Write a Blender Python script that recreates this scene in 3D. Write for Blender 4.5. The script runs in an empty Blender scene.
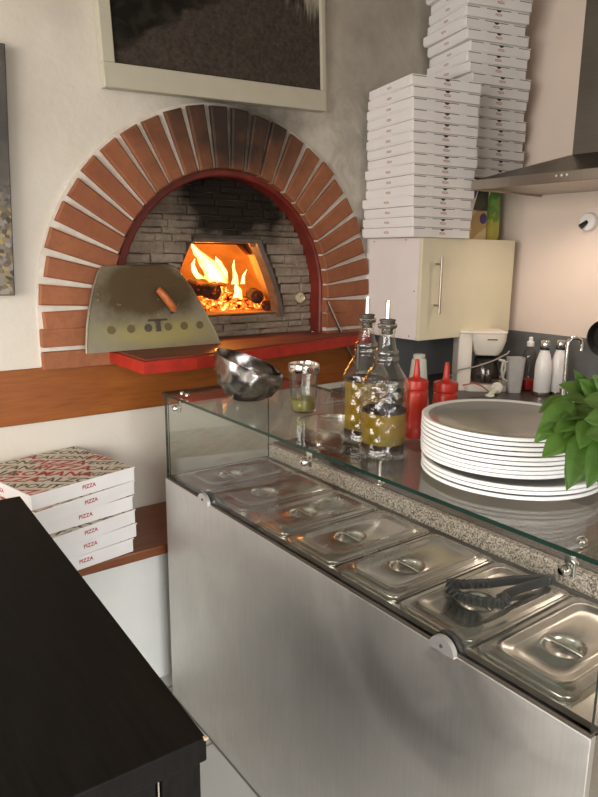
import bpy, bmesh, math, random
from mathutils import Vector, Matrix, Euler
PI = math.pi
random.seed(7)
S = bpy.context.scene
COL = S.collection

# ------------------------------------------------------------------ camera
FPX = 660.0
H = 1.5
def _n(v): return v / v.length
_a = Vector((-203 - 299.0, -(251 - 398.5), -FPX))
_b1 = -(265 - 398.5)
_b0 = (-FPX * FPX - _a[1] * _b1) / _a[0]
_b = Vector((_b0, _b1, -FPX))
YA = _n(_a); XA = _n(_b); ZA = _n(XA.cross(YA)); XA = _n(YA.cross(ZA))
RW = Matrix((XA, YA, ZA))            # world = RW @ camera vector
cam_d = bpy.data.cameras.new('camera')
cam = bpy.data.objects.new('camera', cam_d)
COL.objects.link(cam)
cam.matrix_world = Matrix.Translation((0, 0, H)) @ RW.to_4x4()
cam_d.sensor_width = 36.0
cam_d.lens = FPX / 797.0 * 36.0
cam_d.clip_start = 0.02
S.camera = cam

# ------------------------------------------------------------------ mesh helpers
def tag(o, label=None, cat=None, group=None, kind=None):
    if label: o['label'] = label
    if cat: o['category'] = cat
    if group: o['group'] = group
    if kind: o['kind'] = kind
    return o

class MB:
    """collects shapes in one bmesh; build() links one mesh object"""
    def __init__(s):
        s.bm = bmesh.new()
    def _tf(s, vs, M):
        if M is not None:
            for v in vs: v.co = M @ v.co
    def box(s, c, d, bev=0.0, M=None, seg=2, mi=0):
        r = bmesh.ops.create_cube(s.bm, size=1.0)
        vs = r['verts']
        for v in vs:
            v.co = Vector((c[0] + v.co.x * d[0], c[1] + v.co.y * d[1], c[2] + v.co.z * d[2]))
        fs = list({f for v in vs for f in v.link_faces})
        if bev > 0:
            es = list({e for v in vs for e in v.link_edges})
            n0 = set(s.bm.faces)
            rb = bmesh.ops.bevel(s.bm, geom=es, offset=bev, segments=seg, profile=0.5, affect='EDGES', clamp_overlap=True)
            vs = list({v for f in rb['faces'] for v in f.verts} | {v for v in vs if v.is_valid})
            fs = list({f for v in vs for f in v.link_faces})
        for f in fs: f.material_index = mi
        s._tf(vs, M)
        return s
    def bx(s, x0, x1, y0, y1, z0, z1, bev=0.0, M=None, mi=0):
        return s.box(((x0 + x1) / 2, (y0 + y1) / 2, (z0 + z1) / 2), (x1 - x0, y1 - y0, z1 - z0), bev, M, mi=mi)
    def rings(s, rings, closed=True, cap0=True, cap1=True, M=None, loop=False, mi=0):
        R = []
        for ring in rings:
            R.append([s.bm.verts.new(Vector(p)) for p in ring])
        n = len(R[0])
        prs = list(zip(R[:-1], R[1:]))
        if loop: prs.append((R[-1], R[0]))
        for a, b in prs:
            for i in range(n if closed else n - 1):
                j = (i + 1) % n
                try:
                    f = s.bm.faces.new((a[i], a[j], b[j], b[i])); f.material_index = mi
                except ValueError: pass
        if closed and not loop:
            if cap0:
                f = s.bm.faces.new(list(reversed(R[0]))); f.material_index = mi
            if cap1:
                f = s.bm.faces.new(R[-1]); f.material_index = mi
        s._tf([v for r in R for v in r], M)
        return s
    def lathe(s, prof, c=(0, 0, 0), n=40, M=None, cap0=True, cap1=True, mod=None, mi=0):
        rr = []
        for k, (r, z) in enumerate(prof):
            ring = []
            for i in range(n):
                t = 2 * PI * i / n
                q = mod(t, r, z) if mod else r
                ring.append((c[0] + q * math.cos(t), c[1] + q * math.sin(t), c[2] + z))
            rr.append(ring)
        return s.rings(rr, cap0=cap0, cap1=cap1, M=M, mi=mi)
    def tube(s, pts, r, n=12, M=None, mi=0, caps=True):
        pts = [Vector(p) for p in pts]
        rad = r if isinstance(r, (list, tuple)) else [r] * len(pts)
        rr = []
        up = None
        for k, p in enumerate(pts):
            a = pts[max(k - 1, 0)]; b = pts[min(k + 1, len(pts) - 1)]
            t = (b - a).normalized()
            if up is None:
                up = t.orthogonal().normalized()
            u = (up - t * up.dot(t))
            if u.length < 1e-6: u = t.orthogonal()
            u.normalize(); up = u
            w = t.cross(u)
            rr.append([p + (u * math.cos(2 * PI * i / n) + w * math.sin(2 * PI * i / n)) * rad[k] for i in range(n)])
        return s.rings(rr, M=M, mi=mi, cap0=caps, cap1=caps)
    def prism(s, poly, axis, a, b, M=None, mi=0):
        """poly: 2-D points; axis 'y': (x,z) extruded from y=a to y=b; 'z': (x,y)"""
        def P(p, h):
            return (p[0], h, p[1]) if axis == 'y' else ((p[0], p[1], h) if axis == 'z' else (h, p[0], p[1]))
        return s.rings([[P(p, a) for p in poly], [P(p, b) for p in poly]], M=M, mi=mi)
    def mesh_in(s, me, M=None, mi=0):
        n0 = len(s.bm.verts); f0 = len(s.bm.faces)
        s.bm.from_mesh(me)
        s.bm.verts.ensure_lookup_table()
        s._tf(s.bm.verts[n0:], M)
        s.bm.faces.ensure_lookup_table()
        for f in s.bm.faces[f0:]: f.material_index = mi
        return s
    def build(s, name, mats, parent=None, smooth=None, loc=None):
        bmesh.ops.remove_doubles(s.bm, verts=s.bm.verts, dist=1e-6)
        bmesh.ops.recalc_face_normals(s.bm, faces=s.bm.faces)
        me = bpy.data.meshes.new(name)
        s.bm.to_mesh(me); s.bm.free()
        o = bpy.data.objects.new(name, me)
        COL.objects.link(o)
        if not isinstance(mats, (list, tuple)): mats = [mats]
        for m in mats: me.materials.append(m)
        if smooth is not None:
            for p in me.polygons: p.use_smooth = True
            me.set_sharp_from_angle(angle=math.radians(smooth))
        if parent: o.parent = parent
        if loc: o.location = loc
        return o

def empty(name, loc, rz=0, label=None, cat=None, group=None):
    o = bpy.data.objects.new(name, None)
    COL.objects.link(o)
    o.empty_display_size = 0.05
    o.location = loc
    o.rotation_euler = (0, 0, rz)
    return tag(o, label, cat, group)

def copy_tree(o, loc, rz=None, label=None, group=None, name=None):
    c = o.copy(); COL.objects.link(c)
    if name: c.name = name
    c.location = loc
    if rz is not None: c.rotation_euler = (0, 0, rz)
    if label: c['label'] = label
    if group: c['group'] = group
    for ch in list(o.children):
        d = ch.copy(); COL.objects.link(d); d.parent = c
        for g in list(ch.children):
            e = g.copy(); COL.objects.link(e); e.parent = d
    return c

_tc = {}
def text_mesh(txt, size, shear=0.0, bold=0.02):
    k = (txt, size, shear, bold)
    if k in _tc: return _tc[k]
    cu = bpy.data.curves.new('lettering', 'FONT')
    cu.body = txt; cu.size = size; cu.align_x = 'CENTER'; cu.align_y = 'CENTER'; cu.shear = shear
    cu.offset = size * bold
    cu.resolution_u = 2
    ob = bpy.data.objects.new('lettering', cu)
    COL.objects.link(ob)
    dg = bpy.context.evaluated_depsgraph_get()
    me = bpy.data.meshes.new_from_object(ob.evaluated_get(dg))
    bpy.data.objects.remove(ob); bpy.data.curves.remove(cu)
    _tc[k] = me
    return me

def rrect(hx, hy, r, n=64, cx=0.0, cy=0.0, z=0.0):
    """n points round a rounded rectangle, sampled by angle"""
    out = []
    for i in range(n):
        t = 2 * PI * (i + 0.5) / n
        dx, dy = math.cos(t), math.sin(t)
        k = min(hx / abs(dx) if abs(dx) > 1e-9 else 1e9, hy / abs(dy) if abs(dy) > 1e-9 else 1e9)
        x, y = dx * k, dy * k
        ix, iy = hx - r, hy - r
        if abs(x) > ix and abs(y) > iy:
            # intersect ray with corner circle
            ox, oy = math.copysign(ix, x), math.copysign(iy, y)
            b = dx * ox + dy * oy
            c = ox * ox + oy * oy - r * r
            k = b + math.sqrt(max(b * b - c, 0))
            x, y = dx * k, dy * k
        out.append((cx + x, cy + y, z))
    return out

# ------------------------------------------------------------------ materials
def new_mat(name):
    m = bpy.data.materials.new(name); m.use_nodes = True
    nt = m.node_tree; nt.nodes.clear()
    out = nt.nodes.new('ShaderNodeOutputMaterial')
    return m, nt, out
class NT:
    def __init__(s, nt): s.nt = nt
    def node(s, t, **kw):
        n = s.nt.nodes.new('ShaderNode' + t)
        for k, v in kw.items():
            if k.startswith('i_'):
                n.inputs[k[2:].replace('_', ' ')].default_value = v
            else: setattr(n, k, v)
        return n
    def link(s, a, b): s.nt.links.new(a, b)
    def pos(s): return s.node('NewGeometry').outputs['Position']
    def obj(s): return s.node('TexCoord').outputs['Object']
    def map(s, vec, loc=(0, 0, 0), scale=(1, 1, 1), rot=(0, 0, 0)):
        n = s.node('Mapping')
        n.inputs['Location'].default_value = loc; n.inputs['Scale'].default_value = scale; n.inputs['Rotation'].default_value = rot
        s.link(vec, n.inputs['Vector']); return n.outputs[0]
    def noise(s, vec, scale=5, detail=4, rough=0.55, dist=0.0):
        n = s.node('TexNoise'); n.inputs['Scale'].default_value = scale; n.inputs['Detail'].default_value = detail
        n.inputs['Roughness'].default_value = rough; n.inputs['Distortion'].default_value = dist
        if vec is not None: s.link(vec, n.inputs['Vector'])
        return n.outputs['Fac']
    def ramp(s, fac, stops):
        n = s.node('ValToRGB'); cr = n.color_ramp
        while len(cr.elements) < len(stops): cr.elements.new(0.5)
        for e, (p, c) in zip(cr.elements, stops):
            e.position = p; e.color = (*c, 1) if len(c) == 3 else c
        s.link(fac, n.inputs[0]); return n.outputs[0]
    def val(s, fac, a, b, lo=0.0, hi=1.0):
        n = s.node('MapRange'); n.inputs[1].default_value = a; n.inputs[2].default_value = b
        n.inputs[3].default_value = lo; n.inputs[4].default_value = hi
        s.link(fac, n.inputs[0]); return n.outputs[0]
    def math(s, op, a, b=None, clamp=False):
        n = s.node('Math', operation=op); n.use_clamp = clamp
        for i, q in enumerate((a, b)):
            if q is None: continue
            if isinstance(q, (int, float)): n.inputs[i].default_value = q
            else: s.link(q, n.inputs[i])
        return n.outputs[0]
    def mix(s, fac, a, b, mode='MIX'):
        n = s.node('Mix', data_type='RGBA', blend_type=mode)
        if isinstance(fac, (int, float)): n.inputs[0].default_value = fac
        else: s.link(fac, n.inputs[0])
        for i, q in ((6, a), (7, b)):
            if isinstance(q, tuple): n.inputs[i].default_value = (*q, 1) if len(q) == 3 else q
            else: s.link(q, n.inputs[i])
        return n.outputs[2]
    def bump(s, h, strength=0.2, dist=0.01):
        n = s.node('Bump'); n.inputs['Strength'].default_value = strength; n.inputs['Distance'].default_value = dist
        s.link(h, n.inputs['Height']); return n.outputs[0]
    def blob(s, pos, c, r, nz=None, amt=0.25):
        """soft spot: 1 at c, 0 beyond radii r (for stains and painted shade with a place of their own)"""
        v = s.map(pos, loc=tuple(-c[i] / r[i] for i in range(3)), scale=tuple(1 / q for q in r))
        l = s.node('VectorMath', operation='LENGTH'); s.link(v, l.inputs[0])
        d = l.outputs['Value']
        if nz is not None:
            d = s.math('ADD', d, s.val(nz, 0.25, 0.75, -amt, amt))
        n = s.node('MapRange', interpolation_type='SMOOTHSTEP')
        n.inputs[1].default_value = 1.0; n.inputs[2].default_value = 0.0
        s.link(d, n.inputs[0]); return n.outputs[0]

def bsdf(T, out, color, rough=0.5, metal=0.0, normal=None, spec=0.5, **kw):
    p = T.node('BsdfPrincipled')
    if isinstance(color, tuple): p.inputs['Base Color'].default_value = (*color, 1)
    else: T.link(color, p.inputs['Base Color'])
    if isinstance(rough, (int, float)): p.inputs['Roughness'].default_value = rough
    else: T.link(rough, p.inputs['Roughness'])
    p.inputs['Metallic'].default_value = metal
    p.inputs['Specular IOR Level'].default_value = spec
    if normal is not None: T.link(normal, p.inputs['Normal'])
    for k, v in kw.items():
        p.inputs[k.replace('_', ' ')].default_value = v
    T.link(p.outputs[0], out.inputs[0])
    return p

def simple(name, color, rough=0.5, metal=0.0, spec=0.5, var=0.08, nscale=14, bump=0.0, bscale=60, **kw):
    m, nt, out = new_mat(name); T = NT(nt)
    o = T.obj()
    f = T.noise(o, nscale, 4)
    c = T.mix(T.val(f, 0.3, 0.7), tuple(max(0, q * (1 - var)) for q in color), tuple(min(1, q * (1 + var)) for q in color))
    nrm = T.bump(T.noise(o, bscale, 3), bump, 0.004) if bump else None
    bsdf(T, out, c, rough, metal, nrm, spec, **kw)
    return m

def emis(name, color, strength):
    m, nt, out = new_mat(name); T = NT(nt)
    e = T.node('Emission'); e.inputs[0].default_value = (*color, 1); e.inputs[1].default_value = strength
    T.link(e.outputs[0], out.inputs[0]); return m

def glass(name, tint, f0=0.045, rough=0.0, bump=0.0, bscale=40, haze=0.0):
    """thin clear glass: fresnel mirror over a see-through tint"""
    m, nt, out = new_mat(name); T = NT(nt)
    lw = T.node('LayerWeight'); lw.inputs[0].default_value = 0.5
    fac = T.math('POWER', lw.outputs['Facing'], 5.0)
    fac = T.math('ADD', T.math('MULTIPLY', fac, 1 - f0), f0, True)
    tr = T.node('BsdfTransparent'); tr.inputs[0].default_value = (*tint, 1)
    gl = T.node('BsdfGlossy'); gl.inputs['Roughness'].default_value = rough
    if bump:
        b = T.bump(T.noise(T.obj(), bscale, 3), bump, 0.01)
        T.link(b, gl.inputs['Normal']); T.link(b, lw.inputs['Normal'])
    base = tr.outputs[0]
    if haze:
        df = T.node('BsdfDiffuse'); df.inputs[0].default_value = (0.75, 0.74, 0.7, 1)
        mh = T.node('MixShader')
        T.link(T.val(T.noise(T.obj(), 5, 5), 0.35, 0.75, 0.0, haze), mh.inputs[0])
        T.link(tr.outputs[0], mh.inputs[1]); T.link(df.outputs[0], mh.inputs[2]); base = mh.outputs[0]
    mx = T.node('MixShader'); T.link(fac, mx.inputs[0]); T.link(base, mx.inputs[1]); T.link(gl.outputs[0], mx.inputs[2])
    T.link(mx.outputs[0], out.inputs[0]); return m

M = {}
# plaster of the oven wall, with soot, smears and some painted-in shade
def mk_plaster():
    m, nt, out = new_mat('oven_wall_plaster'); T = NT(nt)
    p = T.pos()
    n1 = T.noise(p, 2.2, 5, 0.6); n2 = T.noise(p, 9, 5, 0.6)
    c = T.mix(T.val(n1, 0.3, 0.7), (0.60, 0.55, 0.465), (0.69, 0.645, 0.565))
    # soot above the arch, a grey smear right of it, and soot mixed with painted light fall-off higher up
    s1 = T.blob(p, (1.46, 2.3, 2.02), (0.50, 0.5, 0.24), n2, 0.18)
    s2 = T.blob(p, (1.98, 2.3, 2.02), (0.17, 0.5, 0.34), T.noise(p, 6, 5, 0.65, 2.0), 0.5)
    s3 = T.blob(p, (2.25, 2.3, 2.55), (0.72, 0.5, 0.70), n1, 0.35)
    s4 = T.blob(p, (0.78, 2.3, 2.36), (0.10, 0.5, 0.30), n1, 0.4)
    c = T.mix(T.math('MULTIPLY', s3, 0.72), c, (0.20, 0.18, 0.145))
    c = T.mix(T.math('MULTIPLY', s4, 0.28), c, (0.30, 0.28, 0.23))
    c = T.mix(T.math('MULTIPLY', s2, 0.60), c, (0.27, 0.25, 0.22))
    c = T.mix(T.math('MULTIPLY', s1, 0.95), c, (0.06, 0.05, 0.038))
    b = T.bump(T.math('ADD', T.noise(p, 7, 6, 0.6), T.math('MULTIPLY', T.noise(p, 40, 3), 0.25)), 0.25, 0.02)
    bsdf(T, out, c, 0.85, 0, b, 0.2); return m
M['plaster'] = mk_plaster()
M['wall_white'] = simple('lower_wall_paint', (0.72, 0.72, 0.67), 0.75, var=0.05, nscale=3, bump=0.1)
M['wall_pink'] = simple('kitchen_wall_paint', (0.74, 0.62, 0.53), 0.7, var=0.05, nscale=2, bump=0.08)
M['room_wall'] = simple('room_wall_paint', (0.55, 0.50, 0.44), 0.8, var=0.06, nscale=2)
M['ceiling'] = simple('ceiling_paint', (0.42, 0.39, 0.34), 0.85, var=0.05, nscale=2)

def mk_brick():
    m, nt, out = new_mat('oven_brick'); T = NT(nt)
    p = T.pos()
    cell = T.node('ObjectInfo')
    n1 = T.noise(p, 3.3, 3); n2 = T.noise(p, 40, 4)
    c = T.mix(T.val(n1, 0.35, 0.65), (0.26, 0.090, 0.040), (0.345, 0.130, 0.058))
    c = T.mix(T.val(n2, 0.4, 0.8, 0, 0.45), c, (0.165, 0.06, 0.033))
    s1 = T.blob(p, (1.395, 2.29, 2.06), (0.66, 0.6, 0.46), T.noise(p, 8, 4), 0.18)
    c = T.mix(T.math('MULTIPLY', s1, 1.25, True), c, (0.035, 0.022, 0.015))
    b = T.bump(n2, 0.3, 0.004)
    bsdf(T, out, c, 0.72, 0, b, 0.3); return m
M['brick'] = mk_brick()
def mk_mortar():
    m, nt, out = new_mat('arch_mortar'); T = NT(nt)
    p = T.pos()
    c = T.mix(T.val(T.noise(p, 20, 4), 0.3, 0.7), (0.58, 0.52, 0.44), (0.72, 0.67, 0.58))
    s1 = T.blob(p, (1.46, 2.29, 2.0), (0.36, 0.6, 0.34), T.noise(p, 8, 4), 0.18)
    c = T.mix(T.math('MULTIPLY', s1, 0.97, True), c, (0.05, 0.036, 0.026))
    bsdf(T, out, c, 0.9, 0, T.bump(T.noise(p, 60, 4), 0.5, 0.006), 0.2); return m
M['mortar'] = mk_mortar()
def mk_stone():
    m, nt, out = new_mat('sooty_ledge_stone'); T = NT(nt)
    p = T.pos()
    st = T.map(p, scale=(1, 1, 3.2))
    n1 = T.noise(st, 7, 4); n2 = T.noise(p, 45, 5, 0.65)
    c = T.mix(T.val(n1, 0.35, 0.65), (0.25, 0.195, 0.14), (0.38, 0.31, 0.24))
    c = T.mix(T.val(n2, 0.35, 0.75, 0, 0.5), c, (0.13, 0.10, 0.075))
    s1 = T.blob(p, (1.44, 2.4, 1.75), (0.44, 0.8, 0.33), T.noise(p, 6, 4), 0.22)
    c = T.mix(T.math('MULTIPLY', s1, 1.9, True), c, (0.018, 0.013, 0.009))
    bsdf(T, out, c, 0.85, 0, T.bump(T.math('ADD', n2, T.math('MULTIPLY', n1, 2.0)), 0.6, 0.012), 0.2); return m
M['stone'] = mk_stone()
M['soot'] = simple('soot_mortar', (0.075, 0.058, 0.044), 0.9, var=0.3, nscale=30)
M['firebrick'] = simple('oven_firebrick', (0.46, 0.27, 0.13), 0.9, var=0.35, nscale=7, bump=0.5, bscale=25)
M['redpaint'] = simple('red_enamel_paint', (0.40, 0.022, 0.010), 0.42, var=0.25, nscale=22)
M['darkred'] = simple('dark_red_metal', (0.155, 0.018, 0.011), 0.45, var=0.3, nscale=12)
def mk_shelftop():
    m, nt, out = new_mat('worn_shelf_top'); T = NT(nt)
    p = T.pos()
    c = T.mix(T.val(T.noise(T.map(p, scale=(1, 3, 1)), 7, 5), 0.3, 0.7), (0.10, 0.03, 0.018), (0.23, 0.045, 0.02))
    bsdf(T, out, c, 0.5, 0, T.bump(T.noise(p, 40, 3), 0.2, 0.003), 0.4); return m
M['shelftop'] = mk_shelftop()
def mk_wood(name, a, b, rough=0.4, axis=0, sc=1.0):
    m, nt, out = new_mat(name); T = NT(nt)
    p = T.obj()
    s = [9, 9, 9]; s[axis] = 0.9
    v = T.map(p, scale=tuple(q * sc for q in s))
    n = T.noise(v, 2.4, 6, 0.6, 1.2); n2 = T.noise(v, 12, 3, 0.5)
    c = T.mix(T.val(n, 0.3, 0.7), a, b)
    c = T.mix(T.val(n2, 0.45, 0.75, 0, 0.4), c, tuple(q * 0.55 for q in a))
    k = T.node('TexVoronoi'); k.inputs['Scale'].default_value = 3.2; T.link(T.map(p, scale=tuple(1.0 if i == axis else 2.2 for i in range(3))), k.inputs['Vector'])
    kn = T.val(k.outputs['Distance'], 0.035, 0.06, 1.0, 0.0)
    c = T.mix(T.math('MULTIPLY', kn, 0.6), c, tuple(q * 0.22 for q in a))
    bsdf(T, out, c, rough, 0, T.bump(n, 0.08, 0.004), 0.4); return m
M['beam'] = mk_wood('orange_pine', (0.225, 0.063, 0.009), (0.315, 0.098, 0.016), 0.38)
M['bench'] = mk_wood('dark_orange_bench_wood', (0.15, 0.045, 0.014), (0.23, 0.072, 0.022), 0.35)

def mk_steel(name, base, rough, streak=(1, 1, 30), var=0.12, bump=0.03, smudge=0.0):
    m, nt, out = new_mat(name); T = NT(nt)
    p = T.pos()
    n = T.noise(T.map(p, scale=streak), 6, 4, 0.6)
    sm = T.noise(p, 2.3, 5, 0.62, 0.8)
    c = T.mix(T.val(n, 0.3, 0.7), tuple(q * (1 - var) for q in base), tuple(min(1, q * (1 + var)) for q in base))
    if smudge: c = T.mix(T.val(sm, 0.35, 0.7, 0, smudge), c, tuple(q * 0.62 for q in base))
    r = T.val(sm, 0.3, 0.7, rough * 0.8, rough * 1.3)
    bsdf(T, out, c, r, 1.0, T.bump(n, bump, 0.002)); return m
M['panel_steel'] = mk_steel('brushed_counter_steel', (0.78, 0.755, 0.715), 0.48, (1, 26, 1.2), 0.04, 0.02, 0.30)
M['steel'] = mk_steel('worn_kitchen_steel', (0.66, 0.63, 0.57), 0.24, (4, 1, 1), 0.06, 0.02, 0.3)
M['pan_steel'] = mk_steel('pan_lid_steel', (0.58, 0.56, 0.515), 0.23, (8, 1, 1), 0.06, 0.03, 0.25)
M['chrome'] = simple('polished_chrome', (0.75, 0.73, 0.68), 0.12, 1.0, var=0.02)
M['bowl_steel'] = simple('crumpled_bowl_steel', (0.36, 0.335, 0.31), 0.26, 1.0, var=0.04)
M['gasket'] = simple('brown_rubber_gasket', (0.055, 0.043, 0.032), 0.5, var=0.2)
M['hood_steel'] = mk_steel('range_hood_steel', (0.20, 0.178, 0.155), 0.42, (1, 2, 20), 0.06, 0.02, 0.2)
M['hood_rim'] = mk_steel('range_hood_rim_steel', (0.42, 0.37, 0.32), 0.36, (1, 20, 1), 0.05, 0.02, 0.2)
def mk_granite():
    m, nt, out = new_mat('speckled_granite'); T = NT(nt)
    p = T.obj()
    v = T.node('TexVoronoi'); v.inputs['Scale'].default_value = 330; T.link(p, v.inputs['Vector'])
    sep = T.node('SeparateColor'); T.link(v.outputs['Color'], sep.inputs[0])
    c = T.ramp(sep.outputs[0], [(0.0, (0.05, 0.04, 0.035)), (0.22, (0.13, 0.095, 0.075)), (0.45, (0.38, 0.30, 0.24)), (0.75, (0.52, 0.43, 0.35)), (1.0, (0.66, 0.58, 0.5))])
    bsdf(T, out, c, 0.3, 0, None, 0.5); return m
M['granite'] = mk_granite()
M['brown_top'] = simple('dark_brown_polished_stone', (0.065, 0.047, 0.036), 0.22, var=0.3, nscale=120)
M['glass'] = glass('clear_pane_glass', (0.955, 0.975, 0.96), 0.05, haze=0.03)
M['glass_edge'] = simple('green_glass_edge', (0.012, 0.030, 0.022), 0.15, var=0.2)
M['jar_glass'] = glass('clear_jar_glass', (0.93, 0.93, 0.91), 0.07, 0.02, 0.1, 60)
M['cut_glass'] = glass('cut_bottle_glass', (0.93, 0.92, 0.86), 0.10, 0.03, 0.28, 70)
M['carafe'] = glass('smoky_carafe_glass', (0.76, 0.73, 0.69), 0.06)
M['soap_plastic'] = glass('clear_soap_bottle_plastic', (0.86, 0.84, 0.82), 0.06, 0.05)
def mk_oil(name, c, dens):
    m, nt, out = new_mat(name); T = NT(nt)
    col = T.mix(T.val(T.noise(T.obj(), 25, 4, 0.6), 0.3, 0.7), c, tuple(q * 0.6 for q in c))
    tl = T.node('BsdfTranslucent'); df = T.node('BsdfDiffuse'); tr = T.node('BsdfTransparent')
    for q in (tl, df): T.link(col, q.inputs[0])
    tr.inputs[0].default_value = (c[0] * 1.5, c[1] * 1.5, c[2] * 1.5, 1)
    m1 = T.node('MixShader'); m1.inputs[0].default_value = 0.5
    T.link(tl.outputs[0], m1.inputs[1]); T.link(df.outputs[0], m1.inputs[2])
    m2 = T.node('MixShader'); m2.inputs[0].default_value = dens
    T.link(tr.outputs[0], m2.inputs[1]); T.link(m1.outputs[0], m2.inputs[2])
    T.link(m2.outputs[0], out.inputs[0]); return m
M['oil'] = mk_oil('olive_oil', (0.60, 0.45, 0.03), 0.5)
M['balsamic'] = mk_oil('dark_vinegar', (0.07, 0.045, 0.03), 0.85)
M['herbs'] = simple('dried_green_herbs', (0.23, 0.21, 0.05), 0.8, var=0.5, nscale=300)
M['redplastic'] = simple('glossy_red_plastic', (0.46, 0.022, 0.012), 0.32, var=0.04, Subsurface_Weight=0.0)
M['box_white'] = simple('white_cardboard', (0.80, 0.775, 0.75), 0.7, var=0.03, nscale=8)
M['box_lid'] = simple('white_cardboard_lid', (0.82, 0.795, 0.77), 0.7, var=0.03, nscale=8)
M['kraft'] = simple('cream_printed_cardboard', (0.62, 0.57, 0.46), 0.65, var=0.05, nscale=10)
M['slot'] = simple('dark_box_slot', (0.05, 0.04, 0.035), 0.9)
M['ink_red'] = simple('red_print_ink', (0.42, 0.045, 0.05), 0.6)
M['ink_fade'] = simple('faded_red_print_ink', (0.40, 0.16, 0.13), 0.6)
M['ink_dark'] = simple('olive_print_ink', (0.10, 0.095, 0.065), 0.6)
M['ink_band'] = simple('khaki_print_ink', (0.36, 0.33, 0.23), 0.6)
def mk_black():
    m, nt, out = new_mat('black_stained_tabletop'); T = NT(nt)
    p = T.pos()
    n = T.noise(T.map(p, scale=(30, 2, 8)), 4, 5, 0.6)
    c = T.mix(T.val(n, 0.3, 0.7), (0.004, 0.0035, 0.003), (0.009, 0.0075, 0.006))
    spk = T.val(T.noise(p, 55, 2, 0.5), 0.80, 0.84, 0, 0.5)
    c = T.mix(spk, c, (0.16, 0.15, 0.13))
    bsdf(T, out, c, 0.6, 0, T.bump(n, 0.15, 0.002), 0.10); return m
M['black'] = mk_black()
M['black_plastic'] = simple('black_plastic', (0.014, 0.014, 0.013), 0.38, var=0.1)
M['worn_edge'] = simple('bare_wood_chip', (0.42, 0.33, 0.2), 0.7)
def mk_floor():
    m, nt, out = new_mat('pale_floor_tiles'); T = NT(nt)
    p = T.pos()
    b = T.node('TexBrick'); b.offset = 0.0
    b.inputs['Scale'].default_value = 1.0; b.inputs['Brick Width'].default_value = 0.33; b.inputs['Row Height'].default_value = 0.33
    b.inputs['Mortar Size'].default_value = 0.005
    b.inputs['Color1'].default_value = (0.55, 0.54, 0.5, 1); b.inputs['Color2'].default_value = (0.5, 0.49, 0.46, 1); b.inputs['Mortar'].default_value = (0.2, 0.19, 0.17, 1)
    T.link(T.map(p, loc=(0.12, 0.05, 0)), b.inputs['Vector'])
    c = T.mix(T.val(T.noise(p, 5, 5), 0.3, 0.8, 0, 0.25), b.outputs['Color'], (0.33, 0.32, 0.29))
    bsdf(T, out, c, 0.35, 0, None, 0.5); return m
M['floor'] = mk_floor()
M['cab_side'] = simple('white_melamine', (0.76, 0.70, 0.67), 0.5, var=0.02)
M['cab_door'] = simple('cream_cabinet_door', (0.68, 0.63, 0.46), 0.45, var=0.02)
M['splash_grey'] = simple('grey_backsplash_panel', (0.155, 0.16, 0.16), 0.4, var=0.06)
M['worktop'] = simple('dark_kitchen_worktop', (0.045, 0.035, 0.028), 0.35, var=0.2, nscale=40)
M['base_unit'] = simple('kitchen_base_unit', (0.25, 0.2, 0.16), 0.5)
M['cream_plastic'] = simple('cream_appliance_plastic', (0.74, 0.69, 0.60), 0.4, var=0.02)
M['white_plastic'] = simple('white_plastic', (0.78, 0.76, 0.72), 0.35, var=0.02)
M['frosted'] = simple('frosted_grey_plastic', (0.44, 0.43, 0.41), 0.4, var=0.06, nscale=30)
M['frost_white'] = simple('milky_plastic', (0.52, 0.53, 0.46), 0.5, var=0.08, nscale=12)
M['flask_white'] = simple('white_flask_enamel', (0.80, 0.79, 0.77), 0.25, var=0.02)
M['grey_centre'] = simple('grey_plate_centre', (0.30, 0.295, 0.275), 0.14, var=0.03)  # grey for the plates' upper centre, inside the white rim
M['porcelain'] = simple('white_porcelain', (0.80, 0.80, 0.78), 0.16, var=0.015)
def mk_door():
    m, nt, out = new_mat('heat_stained_door_steel'); T = NT(nt)
    p = T.obj()
    n1 = T.noise(p, 5, 6, 0.65); n2 = T.noise(p, 22, 5, 0.6)
    c = T.mix(T.val(n1, 0.3, 0.7), (0.23, 0.21, 0.155), (0.32, 0.29, 0.20))
    ol = T.blob(p, (0.06, 0, 0.055), (0.36, 1.0, 0.075), n1, 0.3)
    c = T.mix(T.math('MULTIPLY', ol, 1.2, True), c, (0.36, 0.32, 0.13))
    rust = T.blob(p, (0.00, 0, 0.21), (0.30, 1.0, 0.15), n1, 0.22)
    c = T.mix(T.math('MULTIPLY', rust, 2.0, True), c, (0.095, 0.064, 0.028))
    spot = T.val(T.noise(p, 60, 2), 0.70, 0.76, 0, 0.6)
    c = T.mix(spot, c, (0.45, 0.42, 0.3))
    bsdf(T, out, c, T.val(n2, 0.3, 0.7, 0.40, 0.6), 0.5, T.bump(n2, 0.08, 0.003)); return m
M['door'] = mk_door()
M['copper'] = simple('orange_wooden_grip', (0.46, 0.13, 0.035), 0.35, 0.0, var=0.2, nscale=50)
def mk_log():
    m, nt, out = new_mat('charred_log'); T = NT(nt)
    p = T.pos()
    n = T.noise(p, 26, 5, 0.7)
    c = T.mix(T.val(n, 0.35, 0.7), (0.012, 0.008, 0.006), (0.10, 0.05, 0.03))
    b = T.node('BsdfPrincipled'); T.link(c, b.inputs['Base Color']); b.inputs['Roughness'].default_value = 0.9
    T.link(T.bump(n, 0.7, 0.01), b.inputs['Normal'])
    g = T.val(T.noise(T.map(p, loc=(3, 1, 2)), 20, 4, 0.7), 0.60, 0.72)
    b.inputs['Emission Color'].default_value = (1.0, 0.13, 0.01, 1)
    T.link(T.math('MULTIPLY', g, 1.0), b.inputs['Emission Strength'])
    T.link(b.outputs[0], out.inputs[0]); return m
M['log'] = mk_log()
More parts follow.
